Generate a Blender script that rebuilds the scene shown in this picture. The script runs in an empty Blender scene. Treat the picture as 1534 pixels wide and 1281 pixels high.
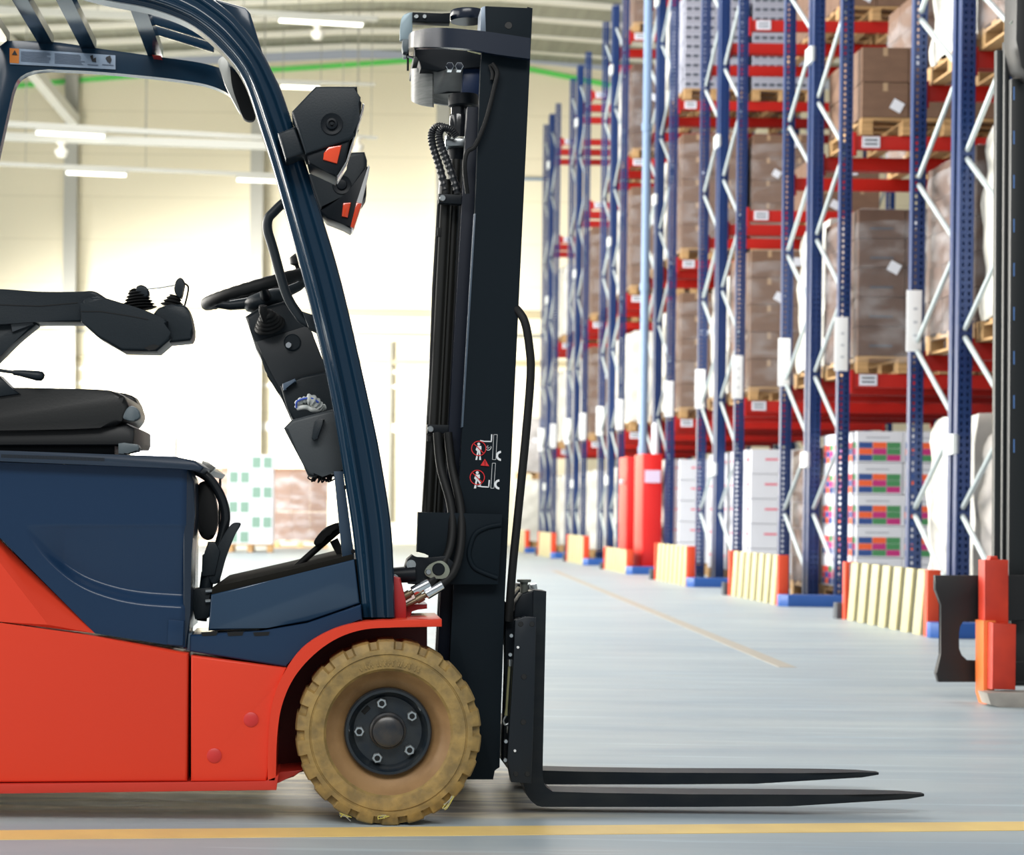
import bpy, bmesh, math, random
from mathutils import Vector, Matrix
random.seed(7)
SC = bpy.context.scene
COL = SC.collection
PI = math.pi
# ------------------------------------------------------------------ camera constants
VPX, VPY, FPX, RHO, HC = 480.0, 764.0, 2890.0, 0.0122, 0.769
NEAR = 4.70                                    # distance of the truck's near side
def W(x, y, Y):
    """point of the place seen at photo position (x, y) that lies Y metres in front of the camera"""
    dx, dy = x-VPX, y-VPY
    xr, yr = dx+RHO*dy, dy-RHO*dx
    return Vector((xr/FPX*Y, Y, HC-yr/FPX*Y))
def atH(x, y, h):
    dx, dy = x-VPX, y-VPY
    return W(x, y, (HC-h)*FPX/(dy-RHO*dx))
def onX(x, y, X):
    dx, dy = x-VPX, y-VPY
    return W(x, y, X*FPX/(dx+RHO*dy))

# ------------------------------------------------------------------ materials
def lin(c):
    return tuple(((v/255)/12.92 if v/255 <= .04045 else ((v/255+.055)/1.055)**2.4) for v in c)
MATS = {}
def mat(name, rgb, rough=.5, metal=0., coat=0., var=0., scale=12., stretch=None, bump=0., spec=.5, rgb2=None, emit=0., rvar=0.):
    if name in MATS: return MATS[name]
    m = bpy.data.materials.new(name); m.use_nodes = True
    N, L = m.node_tree.nodes, m.node_tree.links
    b = N['Principled BSDF']
    c = lin(rgb)
    b.inputs['Base Color'].default_value = (*c, 1)
    b.inputs['Roughness'].default_value = rough
    b.inputs['Metallic'].default_value = metal
    b.inputs['Coat Weight'].default_value = coat
    b.inputs['Coat Roughness'].default_value = .05
    b.inputs['Specular IOR Level'].default_value = spec
    if emit:
        b.inputs['Emission Color'].default_value = (*c, 1); b.inputs['Emission Strength'].default_value = emit
    if var or rgb2 or bump or rvar:
        tc = N.new('ShaderNodeTexCoord'); nz = N.new('ShaderNodeTexNoise')
        nz.inputs['Scale'].default_value = scale; nz.inputs['Detail'].default_value = 5
        if stretch:
            mp = N.new('ShaderNodeMapping'); mp.inputs['Scale'].default_value = stretch
            L.new(tc.outputs['Object'], mp.inputs[0]); L.new(mp.outputs[0], nz.inputs['Vector'])
        else: L.new(tc.outputs['Object'], nz.inputs['Vector'])
        if var or rgb2:
            cr = N.new('ShaderNodeValToRGB')
            cr.color_ramp.elements[0].position = .34; cr.color_ramp.elements[1].position = .68
            c2 = lin(rgb2) if rgb2 else tuple(v*(1-var) for v in c)
            cr.color_ramp.elements[0].color = (*c2, 1); cr.color_ramp.elements[1].color = (*c, 1)
            L.new(nz.outputs['Fac'], cr.inputs[0]); L.new(cr.outputs[0], b.inputs['Base Color'])
        if rvar:
            mr = N.new('ShaderNodeMapRange'); mr.inputs['To Min'].default_value = rough-rvar; mr.inputs['To Max'].default_value = rough+rvar
            L.new(nz.outputs['Fac'], mr.inputs[0]); L.new(mr.outputs[0], b.inputs['Roughness'])
        if bump:
            bp = N.new('ShaderNodeBump'); bp.inputs['Strength'].default_value = bump; bp.inputs['Distance'].default_value = .01
            L.new(nz.outputs['Fac'], bp.inputs['Height']); L.new(bp.outputs[0], b.inputs['Normal'])
    MATS[name] = m
    return m
NAVY = mat('navy_paint', (24, 48, 76), .25, spec=.35, rvar=.06, scale=3)
NAVYG = mat('navy_paint_gloss', (18, 44, 64), .16, spec=.45)
RED = mat('red_paint', (216, 62, 38), .38, spec=.3, rvar=.08, scale=2.5)
REDD = mat('red_paint_frame', (196, 52, 38), .42)
BLACK = mat('black_steel_paint', (15, 21, 27), .45, spec=.2, rvar=.1, scale=9)
MASTB = mat('mast_black_paint', (14, 24, 31), .6, spec=.12, rvar=.08, scale=4)
PLAST = mat('dark_plastic', (24, 32, 38), .45, spec=.3, bump=.05, scale=220)
RUB = mat('black_rubber', (18, 19, 20), .6, spec=.3)
VINYL = mat('seat_vinyl', (24, 25, 25), .42, bump=.03, scale=160)
GREYP = mat('grey_plastic', (86, 98, 104), .5)
STEEL = mat('zinc_steel', (190, 196, 198), .28, metal=.9, var=.2, scale=30)
CHROME = mat('chrome', (225, 228, 232), .1, metal=1.)
BRASS = mat('dull_fitting', (120, 108, 88), .4, metal=.8)
TYRE = mat('tan_tyre_rubber', (160, 132, 76), .62, rgb2=(122, 102, 62), scale=30, bump=.35)
TREADD = mat('tyre_cord', (190, 180, 90), .6)
RIMM = mat('rim_black', (20, 30, 40), .3, rgb2=(40, 44, 46), scale=22)
BOWL = mat('tyre_bowl_rubber', (156, 122, 82), .5, rgb2=(122, 92, 58), scale=9)
ORANGE = mat('orange_lens', (226, 72, 34), .12, coat=.8)
LENS = mat('clear_lens', (205, 205, 205), .08, coat=1.)
WHITE = mat('white_print', (228, 230, 232), .5)
REDP = mat('red_print', (214, 30, 34), .5)
STICK = mat('silver_sticker', (150, 168, 190), .35, var=.15, scale=30)
STICKT = mat('sticker_print', (96, 110, 130), .5)
STICKO = mat('orange_sticker', (206, 120, 30), .45)
CLOTH = mat('white_glove_cloth', (214, 216, 212), .9, rgb2=(176, 182, 180), scale=60)
CLOTHB = mat('blue_glove_trim', (70, 96, 190), .9)
FORKM = mat('fork_steel', (17, 25, 33), .5, spec=.25, rgb2=(32, 37, 40), scale=26, stretch=(.3, 1, 1))

# ------------------------------------------------------------------ object helpers
def link(name, bm, m, parent=None, ang=.6, loc=None):
    bmesh.ops.recalc_face_normals(bm, faces=bm.faces[:])
    me = bpy.data.meshes.new(name); bm.to_mesh(me); bm.free()
    for x in (m if isinstance(m, (list, tuple)) else [m]): me.materials.append(x)
    me.polygons.foreach_set('use_smooth', [True]*len(me.polygons))
    me.set_sharp_from_angle(angle=ang)
    o = bpy.data.objects.new(name, me); COL.objects.link(o)
    if parent: o.parent = parent
    if loc is not None: o.location = loc
    return o
def tag(o, label=None, cat=None, group=None, kind=None):
    if label: o['label'] = label
    if cat: o['category'] = cat
    if group: o['group'] = group
    if kind: o['kind'] = kind
    return o
def thing(name, label, cat, loc=(0, 0, 0), group=None):
    o = bpy.data.objects.new(name, None); COL.objects.link(o); o.location = loc
    o.empty_display_size = .1
    return tag(o, label, cat, group)
CH = {}
def kids(o): return [c for c in bpy.data.objects if c.parent == o]
def copy_tree(o, parent=None, loc=None, cache={}):
    c = o.copy(); COL.objects.link(c)
    if parent: c.parent = parent
    if loc is not None: c.location = loc
    if o.name not in cache: cache[o.name] = kids(o)
    for k in cache[o.name]: copy_tree(k, c, None, cache)
    return c
def cr(pts, n=6, closed=False):
    """smooth curve through points (Catmull-Rom)"""
    P = [Vector(p) for p in pts]; out = []
    N_ = len(P); rng = range(N_ if closed else N_-1)
    for i in rng:
        if closed: a, b, c, d = P[i-1], P[i], P[(i+1) % N_], P[(i+2) % N_]
        else: a, b, c, d = P[max(i-1, 0)], P[i], P[i+1], P[min(i+2, N_-1)]
        for k in range(n):
            t = k/n
            out.append(.5*((2*b)+(c-a)*t+(2*a-5*b+4*c-d)*t*t+(3*b-a-3*c+d)*t**3))
    if not closed: out.append(P[-1])
    return out
def prism(bm, front, vec, bevel=0., seg=2, mi=0):
    vec = Vector(vec)
    vf = [bm.verts.new(p) for p in front]; vb = [bm.verts.new(Vector(p)+vec) for p in front]
    n = len(vf); fs = [bm.faces.new(vf), bm.faces.new(vb[::-1])]
    for i in range(n): fs.append(bm.faces.new((vf[i], vb[i], vb[(i+1) % n], vf[(i+1) % n])))
    for f in fs: f.material_index = mi
    if bevel:
        es = [e for f in fs[:2] for e in f.edges]
        es += [e for e in set(e for f in fs[2:] for e in f.edges) if e not in es and len(e.link_faces) == 2 and e.calc_face_angle(0) > .7]
        bmesh.ops.bevel(bm, geom=list(set(es)), offset=bevel, segments=seg, profile=.5, affect='EDGES', clamp_overlap=True, material=-1)
    return fs
def box(bm, c, s, bevel=0., mi=0, rot=None):
    c = Vector(c); hx, hy, hz = s[0]/2, s[1]/2, s[2]/2
    pts = [Vector((-hx, -hy, -hz)), Vector((hx, -hy, -hz)), Vector((hx, -hy, hz)), Vector((-hx, -hy, hz))]
    v = Vector((0, 2*hy, 0))
    if rot: pts = [rot @ p for p in pts]; v = rot @ v
    prism(bm, [p+c for p in pts], v, bevel, 2, mi)
def tube(bm, path, r, seg=10, mi=0, cap=True):
    """tube along 3D points; r is one radius or one per point"""
    P = [Vector(p) for p in path]; n = len(P)
    rr = r if isinstance(r, (list, tuple)) else [r]*n
    T = [(P[min(i+1, n-1)]-P[max(i-1, 0)]).normalized() for i in range(n)]
    u = T[0].cross(Vector((0, 1, 0)))
    if u.length < .1: u = T[0].cross(Vector((0, 0, 1)))
    u.normalize(); rings = []
    for i in range(n):
        u = (u-T[i]*u.dot(T[i])).normalized(); v = T[i].cross(u)
        rings.append([bm.verts.new(P[i]+(u*math.cos(2*PI*k/seg)+v*math.sin(2*PI*k/seg))*rr[i]) for k in range(seg)])
    for i in range(n-1):
        for k in range(seg):
            f = bm.faces.new((rings[i][k], rings[i][(k+1) % seg], rings[i+1][(k+1) % seg], rings[i+1][k])); f.material_index = mi
    if cap:
        for q in (rings[0][::-1], rings[-1]):
            f = bm.faces.new(q); f.material_index = mi
def lathe(bm, c, axis, prof, seg=32, mi=0, cap=True):
    """profile of (radius, distance along axis)"""
    c = Vector(c); a = Vector(axis).normalized()
    u = a.cross(Vector((0, 0, 1)))
    if u.length < .1: u = a.cross(Vector((1, 0, 0)))
    u.normalize(); v = a.cross(u); rings = []
    for r, h in prof:
        if r < 1e-6: rings.append([bm.verts.new(c+a*h)])
        else: rings.append([bm.verts.new(c+a*h+(u*math.cos(2*PI*k/seg)+v*math.sin(2*PI*k/seg))*r) for k in range(seg)])
    for A, B in zip(rings, rings[1:]):
        for k in range(seg):
            k2 = (k+1) % seg
            q = [A[k % len(A)], A[k2 % len(A)], B[k2 % len(B)], B[k % len(B)]]
            q = [x for i, x in enumerate(q) if x not in q[:i]]
            if len(q) > 2: bm.faces.new(q).material_index = mi
    if cap:
        for R_ in (rings[0], rings[-1]):
            if len(R_) > 2: bm.faces.new(R_).material_index = mi
BM = bmesh.new
# ================================================================== THE FORKLIFT
ORG = W(582, 1238, NEAR); ORG.z = 0
FL = thing('forklift', 'red and navy forklift with tan front tyre and lowered forks, side on', 'forklift', ORG)
def P(x, y, d=0.): return W(x, y, NEAR+d)-ORG
S0 = NEAR/FPX                                  # metres per photo pixel on the near side
def sz(px, d=0.): return px*(NEAR+d)/FPX
def poly(name, pts, d0, d1, m, parent=FL, bevel=.004, seg=2, ang=.6):
    bm = BM(); prism(bm, [P(x, y, d0) for x, y in pts], (0, d1-d0, 0), bevel, seg)
    return link(name, bm, m, parent, ang)
def multi(name, lst, m, parent=FL, bevel=.003, ang=.6):
    bm = BM()
    for pts, d0, d1 in lst: prism(bm, [P(x, y, d0) for x, y in pts], (0, d1-d0, 0), bevel)
    return link(name, bm, m, parent, ang)
def hose(name, pts, rpx, m, parent=FL, n=8, seg=12, smooth=True):
    q = [P(*p) for p in pts]
    if smooth: q = cr(q, n)
    bm = BM(); tube(bm, q, sz(rpx, pts[0][2]), seg)
    return link(name, bm, m, parent, 1.2)
def disc(bm, x, y, d, rpx, depth, axis=(0, 1, 0), seg=20, mi=0, bev=.15):
    r = sz(rpx, d)
    lathe(bm, P(x, y, d), axis, [(0, 0), (r*(1-bev), 0), (r, r*bev), (r, depth)], seg, mi)
def hexn(bm, x, y, d, rpx, depth, mi=0, rot=0.):
    c = P(x, y, d); r = sz(rpx, d)
    prism(bm, [c+Vector((math.cos(rot+k*PI/3)*r, 0, math.sin(rot+k*PI/3)*r)) for k in range(6)], (0, depth, 0), r*.12, 1, mi)
def cr2(pts, n=6, closed=False): return [(p[0], p[1]) for p in cr([(x, y, 0) for x, y in pts], n, closed)]

# ---- chassis and red panels
arch_o = cr2([(401, 1171), (402, 1110), (407, 1058), (422, 1015), (452, 972), (494, 945), (540, 932), (592, 929)], 5)+[(662, 928)]
arch_i = [(662, 939)]+cr2([(592, 940), (546, 943), (506, 956), (470, 981), (440, 1016), (422, 1058), (415, 1105), (413, 1171)], 5)
poly('fender', arch_o+arch_i, -.004, .30, RED, bevel=.003)
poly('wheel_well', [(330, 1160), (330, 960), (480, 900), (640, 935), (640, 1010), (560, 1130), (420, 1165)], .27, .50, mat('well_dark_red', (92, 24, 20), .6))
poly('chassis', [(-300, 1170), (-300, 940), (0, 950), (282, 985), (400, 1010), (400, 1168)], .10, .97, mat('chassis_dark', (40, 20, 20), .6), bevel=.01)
poly('side_panel', [(-300, 906), (0, 933), (140, 953), (282, 979), (280, 1171), (-300, 1174)], .012, .11, RED, bevel=.006, seg=3)
fp = poly('front_side_panel', [(286, 982), (429, 1001)]+[p for p in arch_o if 1005 < p[1] < 1165 and p[0] < 425][::-1]+[(399, 1171), (286, 1171)], .012, .11, RED, bevel=.005, seg=3)
for cx, cy in ((376, 1078), (321, 1132)):
    bm = BM(); lathe(bm, P(cx, cy, .012), (0, -1, 0), [(sz(11.5), -.004), (sz(11), .002), (sz(8), .004), (0, .005)], 28)
    link('plug_cap', bm, mat('red_plastic_cap', (196, 46, 44), .45), fp)
poly('sill', [(-300, 1175), (0, 1175), (398, 1172), (418, 1160), (414, 1184), (0, 1189), (-300, 1190)], -.004, .2, REDD, bevel=.003)
poly('jack_point', [(405, 1158), (455, 1153), (440, 1164), (418, 1170), (405, 1178)], .12, .3, REDD)
# red wedge of the counterweight with its crease
bm = BM()
a = [P(-250, 556, .075), P(0, 809, .075), P(143, 949, .03)]
b_ = [P(-250, 600, .012), P(0, 843, .012), P(72, 936, .012)]
base = [P(-250, 905, .012), P(0, 931.5, .012)]
va = [bm.verts.new(p) for p in a]; vb = [bm.verts.new(p) for p in b_]; vc = [bm.verts.new(p) for p in base]
back = Vector((0, .12, 0)); vd = [bm.verts.new(Vector((v.co.x, 0, v.co.z))+Vector((0, .14, 0))) for v in va]; ve = [bm.verts.new(Vector((v.co.x, .14, v.co.z))) for v in vc]
for q in ((va[0], va[1], vb[1], vb[0]), (va[1], va[2], vb[2], vb[1]), (vb[0], vb[1], vc[1], vc[0]), (vb[1], vb[2], vc[1]), (va[2], vc[1], vb[2]),
          (va[0], vd[0], vd[1], va[1]), (va[1], vd[1], vd[2], va[2]), (vc[0], vc[1], ve[1], ve[0]), (vc[1], va[2], vd[2], ve[1])):
    try: bm.faces.new(q)
    except ValueError: pass
link('counterweight_panel', bm, RED, FL, .3)
poly('counterweight', [(-560, 1150), (-590, 960), (-560, 780), (-480, 700), (-250, 690), (-250, 1172), (-330, 1172), (-330, 1150)], .03, 1.03, RED, bevel=.03, seg=3)

# ---- navy hood: side skin with the scooped pocket
hood_poly = [(-250, 695), (-250, 560), (0, 690), (281, 702), (284, 760), (283, 860), (278, 972), (140, 950), (0, 809), (-250, 556)]
bm = BM()
crv = cr2([(36, 792), (48, 815), (80, 850), (120, 880), (165, 898), (215, 908), (290, 913)], 10)
def pocket(x, y):
    if y < 788 or x < 36: return 0.
    yb = None
    for p, q in zip(crv, crv[1:]):
        if p[0] <= x <= q[0]:
            yb = p[1]+(q[1]-p[1])*(x-p[0])/max(q[0]-p[0], 1e-6); break
    if yb is None: yb = 913
    if y >= yb: return 0.
    e = min(1., (yb-y)/24.); e = e*e*(3-2*e)
    top = min(1., max(0., (y-788)/max(yb-788, 1)))
    return .040*e*(.04+.96*top)*min(1, (x-36)/60)
nx, ny = 150, 110
grid = [[bm.verts.new(P(-20+i*303/nx, 686+j*292/ny, .03+pocket(-20+i*303/nx, 686+j*292/ny))) for i in range(nx+1)] for j in range(ny+1)]
for j in range(ny):
    for i in range(nx): bm.faces.new((grid[j][i], grid[j][i+1], grid[j+1][i+1], grid[j+1][i]))
def cut(x0, y0, x1, y1):
    p, q = P(x0, y0, 0), P(x1, y1, 0); t = q-p
    bmesh.ops.bisect_plane(bm, geom=bm.verts[:]+bm.edges[:]+bm.faces[:], plane_co=p, plane_no=Vector((-t.z, 0, t.x)), clear_outer=True)
cut(0, 692, 281, 702)
cut(278, 972, 140, 950)
cut(143, 953, -20, 789)
# rounded front corner
for v in bm.verts:
    d = (P(281, 800, 0).x-v.co.x)/.02
    if d < 1: v.co.y += .012*(1-max(d, 0))**2
bd = [e for e in bm.edges if len(e.link_faces) == 1]
r = bmesh.ops.extrude_edge_only(bm, edges=bd)
bmesh.ops.translate(bm, verts=[v for v in r['geom'] if isinstance(v, bmesh.types.BMVert)], vec=(0, .06, 0))
hood = link('hood', bm, NAVY, FL, .5)
poly('hood_core', [(-560, 700), (-60, 694), (0, 696), (262, 706), (264, 760), (262, 964), (140, 945), (0, 805), (-60, 745), (-100, 940), (-560, 940)], .085, .985, NAVY, bevel=.01)
poly('hood_corner_block', [(252, 928), (276, 930), (274, 968), (250, 966)], .02, .06, NAVY, hood, bevel=.003)
rim = poly('hood_rail', [(-560, 668), (0, 675), (262, 684), (292, 690), (306, 700), (300, 708), (284, 704), (268, 702), (0, 691), (-560, 686)], .0, 1.06, mat('rail_navy', (26, 42, 60), .4), bevel=.008, seg=3)
bm = BM()
for k in range(74):
    x = 2+k*2.1; y = 683+(x/262)*9
    prism(bm, [P(x, y-2.5, -.001), P(x+1, y-2.5, -.001), P(x+1, y+2.5, -.001), P(x, y+2.5, -.001)], (0, .004, 0))
link('grip_strip', bm, RUB, rim)
poly('hood_edge', [(274, 703), (284, 704), (291, 722), (292, 770), (287, 830), (285, 920), (281, 972), (274, 972)], .036, .20, mat('edge_navy', (22, 36, 52), .3), bevel=.009, seg=3)
poly('latch', [(303, 690), (311, 692), (322, 700), (318, 706), (306, 714), (300, 706)], .3, .36, mat('latch_grey', (120, 120, 116), .35, metal=.6), rim)

# ---- front step and floor side
poly('floor_side_panel', [(316, 891), (420, 866), (531, 838), (539, 904), (462, 931), (400, 941), (312, 945)], .055, .98, mat('navy_panel', (34, 58, 82), .18, coat=.3), bevel=.005, seg=3)
sp = poly('step_panel', [(285, 951), (390, 946), (460, 934), (541, 906), (543, 930), (495, 942), (455, 966), (430, 1000), (284, 976)], .028, .3, NAVY, bevel=.005, seg=3)
for x in (301, 340, 379):
    poly('tread_slot', [(x, 947.5), (x+25, 946.5), (x+23, 952), (x+2, 953)], .0265, .037, RUB, sp, bevel=0)
poly('step_bracket', [(276, 950), (288, 948), (288, 976), (278, 974)], .04, .12, mat('bracket_navy', (60, 78, 94), .4), sp)
poly('floor_plate', [(318, 880), (420, 857), (529, 831), (531, 842), (420, 872), (316, 898)], .066, .98, mat('floor_mat', (30, 29, 26), .95, spec=.05), bevel=.001)
poly('bulkhead', [(526, 838), (546, 836), (592, 905), (592, 935), (540, 930)], .14, .95, BLACK, bevel=.002)
poly('front_bracket', [(588, 862), (600, 866), (608, 900), (610, 929), (592, 930)], .09, .30, mat('bracket_red', (170, 34, 36), .45))
poly('front_frame', [(592, 905), (640, 905), (640, 912), (615, 914), (612, 935), (592, 935)], .16, .90, mat('bracket_red', (170, 34, 36), .45))

# ---- front wheels
def make_wheel(name, x, y, d, flip=1, scale=1.):
    w = bpy.data.objects.new(name, None); COL.objects.link(w); w.parent = FL
    c = P(x, y, d)
    prof = [(.107, .055), (.111, .05), (.124, .042), (.140, .027), (.152, .011), (.158, .003), (.175, .0), (.188, 0), (.1895, .003), (.192, .003), (.1935, 0), (.2045, .0005), (.206, .001), (.216, .004), (.2235, .009), (.2275, .018), (.2285, .05), (.2285, .13), (.222, .165), (.18, .178), (.107, .17)]
    nb, ns = 22, 12; seg = nb*ns
    bm = BM(); rings = []
    for r, h in prof:
        ring = []
        for k in range(seg):
            ph = k % ns; groove = ph < 4 and r > .2055
            rr, hh = r, h
            if groove and h < .05: rr, hh = r-(.004 if h > .015 else 0), h+.013
            elif groove and h < .14: rr = .2225
            t = 2*PI*k/seg
            ring.append(bm.verts.new((rr*scale*math.cos(t), flip*hh, rr*scale*math.sin(t))))
        rings.append(ring)
    for A, B in zip(rings, rings[1:]):
        for k in range(seg): bm.faces.new((A[k], A[(k+1) % seg], B[(k+1) % seg], B[k])).material_index = 1 if rings.index(A) < 4 else 0
    # raised lettering, worn away beyond reading
    for k in range(15):
        t = PI*.5+.42-.06*k
        for j in range(3):
            tt = t+random.uniform(-.02, .02); r0 = .168+j*.005
            box(bm, (r0*scale*math.cos(tt), flip*.0005, r0*scale*math.sin(tt)), (.005, .003, .0035), 0, 0, Matrix.Rotation(-tt+random.uniform(-.4, .4), 3, 'Y'))
    link('tyre', bm, [TYRE, BOWL], w, .5, c)
    bm = BM()
    lathe(bm, (0, 0, 0), (0, flip, 0), [(.0, .062), (.05, .062), (.084, .062), (.091, .05), (.0935, .036), (.098, .029), (.104, .029), (.1075, .034), (.108, .06), (.106, .16), (0, .165)], 64)
    link('rim', bm, RIMM, w, .5, c)
    bm = BM(); lathe(bm, (0, 0, 0), (0, flip, 0), [(.046, .06), (.045, .05), (.0405, .047), (.0395, .034), (.037, .028), (.03, .024), (.012, .022), (0, .021)], 40)
    link('hub_cap', bm, mat('hub_black', (34, 38, 44), .3, rgb2=(60, 56, 52), scale=30), w, .5, c)
    for ang in (103, 33, -40, -111, -179):
        t = math.radians(ang); bm = BM(); q = Vector((.0705*math.cos(t), 0, .0705*math.sin(t)))
        f = 1 if flip > 0 else -1
        prism(bm, [q+Vector((.0135*math.cos(k*PI/3+t), f*.042, .0135*math.sin(k*PI/3+t))) for k in range(6)], (0, f*.022, 0), .0015, 1)
        lathe(bm, q+Vector((0, f*.041, 0)), (0, f, 0), [(.0, 0), (.0068, 0), (.0072, .003), (.0072, .01)], 14, 1)
        link('wheel_nut', bm, [STEEL, RUB], w, .5, c)
    bm = BM(); t = math.radians(137)
    box(bm, (.074*math.cos(t), flip*.0615, .074*math.sin(t)), (.012, .003, .022), .002, 0, Matrix.Rotation(-t, 3, 'Y'))
    link('rim_slot', bm, mat('slot_black', (8, 9, 10), .8), w, .5, c)
    return w
make_wheel('wheel', 582, 1099, 0)
make_wheel('wheel', 582, 1099, 1.06, -1)
make_wheel('wheel', -190, 1112, .12, 1, .92)
make_wheel('wheel', -190, 1112, .94, -1, .92)
bm = BM(); tube(bm, [P(582, 1099, .1), P(582, 1099, .96)], .06, 16); link('axle', bm, BLACK, FL)
bm = BM()     # scraps of wrap and straps caught on the tread
for (x, y, dx, dy) in ((512, 1222, 12, 5), (571, 1226, 10, -4), (668, 1208, 11, -16)):
    for k in range(5):
        pts = [P(x+random.uniform(-5, 5), y+random.uniform(-4, 4), -.003-.002*random.random()) for _ in range(2)]+[P(x+dx+random.uniform(-3, 3), y+dy+random.uniform(-3, 3), -.002)]
        tube(bm, cr(pts, 5), .0011, 5, k % 2)
link('tread_scraps', bm, [TREADD, mat('scrap_grey', (150, 150, 140), .4)], FL)

# ---- overhead guard, near pillar
inn = cr2([(-300, -38), (-100, -36), (60, -22), (156, 0), (227, 14), (287, 38), (334, 78), (365, 120), (389, 190), (415, 274), (465, 460), (495, 590), (515, 709), (529, 799), (543, 925)], 6)
out = cr2([(-300, -86), (-100, -84), (80, -72), (240, -40), (300, -14), (321, 0), (342, 16), (360, 34), (391, 76), (410, 112), (425, 146), (456, 240), (482, 323), (512, 425), (550, 590), (568, 674), (582, 760), (588, 820), (592, 925)], 6)
guard = bpy.data.objects.new('overhead_guard', None); COL.objects.link(guard); guard.parent = FL
def resample(q, n):
    L_ = [0.]
    for p, r in zip(q, q[1:]): L_.append(L_[-1]+math.hypot(r[0]-p[0], r[1]-p[1]))
    o = []; j = 0
    for i in range(n+1):
        t = L_[-1]*i/n
        while j < len(q)-2 and L_[j+1] < t: j += 1
        f = (t-L_[j])/max(L_[j+1]-L_[j], 1e-6)
        o.append((q[j][0]+(q[j+1][0]-q[j][0])*f, q[j][1]+(q[j+1][1]-q[j][1])*f))
    return o
def curved_face(name, A, B, prof, d0, m, parent, n=110):
    A, B = resample(A, n), resample(B, n); bm = BM(); rows = []
    for p, q in zip(A, B):
        rows.append([bm.verts.new(P(p[0]+(q[0]-p[0])*t, p[1]+(q[1]-p[1])*t, d0-h)) for t, h in prof])
    for r0, r1 in zip(rows, rows[1:]):
        for k in range(len(prof)-1): bm.faces.new((r0[k], r0[k+1], r1[k+1], r1[k]))
    return link(name, bm, m, parent, 1.4)
pr = []
for i in range(41):
    t = i/40
    e = min(t, 1-t)/.07; edge = -.012*(1-min(e, 1))**2
    ridge = .026*math.exp(-((t-.30)/.10)**2)+.010*math.exp(-((t-.80)/.10)**2)
    pr.append((t, edge+ridge))
poly('pillar', inn+out[::-1], .066, .125, NAVYG, guard, bevel=.003, seg=2)
curved_face('pillar_cover', inn, out, pr, .055, NAVYG, guard)
poly('pillar', [(543-10, 925), (592-10, 925)]+[(p[0], p[1]) for p in out[::-1] if p[1] > -200]+inn, .93, 1.0, NAVYG, guard, bevel=.01, seg=3)
poly('pillar_inner_plate', [(500, 706), (514, 706), (531, 836), (513, 838)], .13, .17, mat('plate_navy', (44, 64, 84), .4), guard, bevel=.002)
bm = BM()
for x, y in ((518, 730), (529, 826)): disc(bm, x, y, .125, 3.2, .01)
link('screw', bm, RUB, guard)
# far roof rail and rear pillar, seen under the roof
poly('roof_side_plate', cr2([(10, 61), (80, 63), (150, 73), (230, 84), (300, 94), (336, 104)], 5)+cr2([(352, 150), (338, 138), (310, 127), (270, 120), (220, 114), (140, 107), (74, 104)], 5)+cr2([(55, 105), (35, 112), (24, 124), (18, 140)], 4)+[(-4, 240), (-40, 420), (-80, 600), (-110, 600), (-60, 400), (-30, 200), (-14, 80)], .93, .97, NAVYG, guard, bevel=.004)
poly('pillar', [(-330, -86), (-296, -86), (-300, -40), (-255, 690), (-300, 690)], .055, .125, NAVYG, guard, bevel=.01)
st = poly('warning_label', [(15, 72), (173, 83), (173, 104), (15, 96)], .925, .93, STICK, guard, bevel=0)
poly('orange_field', [(14.5, 72), (28.5, 73), (28.5, 95), (14.5, 94)], .9235, .926, STICKO, st, bevel=0)
PIC = mat('pictogram_black', (18, 20, 26), .5)
poly('warning_triangle', [(22, 75), (26, 82.5), (18, 82)], .921, .924, PIC, st, bevel=0)
poly('pictogram', [(135, 84), (139, 82), (140, 88), (143.5, 86), (144, 93), (138, 92)], .921, .924, PIC, st, bevel=0)
poly('pictogram', [(160, 85), (165, 83), (167, 89), (165, 95), (161, 92), (158, 87)], .921, .924, PIC, st, bevel=0)
bm = BM()
for k in range(7):
    for x0, x1 in ((31, 78), (82, 127)):
        y0 = 76.5+k*2.3+(x0-30)*.062; e = x0+(x1-x0)*random.uniform(.82, 1)
        prism(bm, [P(x0, y0, .9225), P(e, y0+(e-x0)*.066, .9225), P(e, y0+.9+(e-x0)*.066, .9225), P(x0, y0+.9, .9225)], (0, .001, 0))
for x0, x1 in ((131, 147), (153, 170)):
    prism(bm, [P(x0, 96, .9225), P(x1, 97, .9225), P(x1, 98.2, .9225), P(x0, 97.2, .9225)], (0, .001, 0))
link('printed_lines', bm, STICKT, st)
# cross bars of the roof run from the near rail to the far one
ROOFZ = P(100, 66, .94).z
def crossbar(x, wpx):
    q = P(x, 62+max(0, x-20)*.115, .94); w_ = sz(wpx, .94); bm = BM(); ROOFZ = q.z
    prism(bm, [(q.x, .13, ROOFZ), (q.x+w_, .13, ROOFZ), (q.x+w_, .13, ROOFZ+.028), (q.x, .13, ROOFZ+.028)], (0, .82, 0), .003)
    link('roof_bar', bm, NAVYG, guard)
for x in (-92, -8, 58, 122, 222): crossbar(x, 22)
poly('roof_sticker', [(228, 82), (241, 83.5), (242, 86.5), (229, 85)], .90, .935, mat('sticker_red', (176, 50, 46), .5), guard, bevel=0)
for d in (.30, .39, .48, .57, .70, .82):
    a_, b2 = P(222, 66, .94).x+.03, P(312, 50, .55).x
    z1 = ROOFZ+.004; z0 = z1-.05
    bm = BM(); prism(bm, [(a_, d, z1), (b2, d, z0), (b2, d, z0+.03), (a_, d, z1+.03)], (0, .016, 0), .002)
    link('roof_slat', bm, NAVYG, guard)
poly('roof_front_visor', [(321, -2), (368, 11), (375, 20), (393, 78), (386, 82), (360, 34), (330, 10)], .10, .96, NAVYG, guard, bevel=.005)
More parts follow.
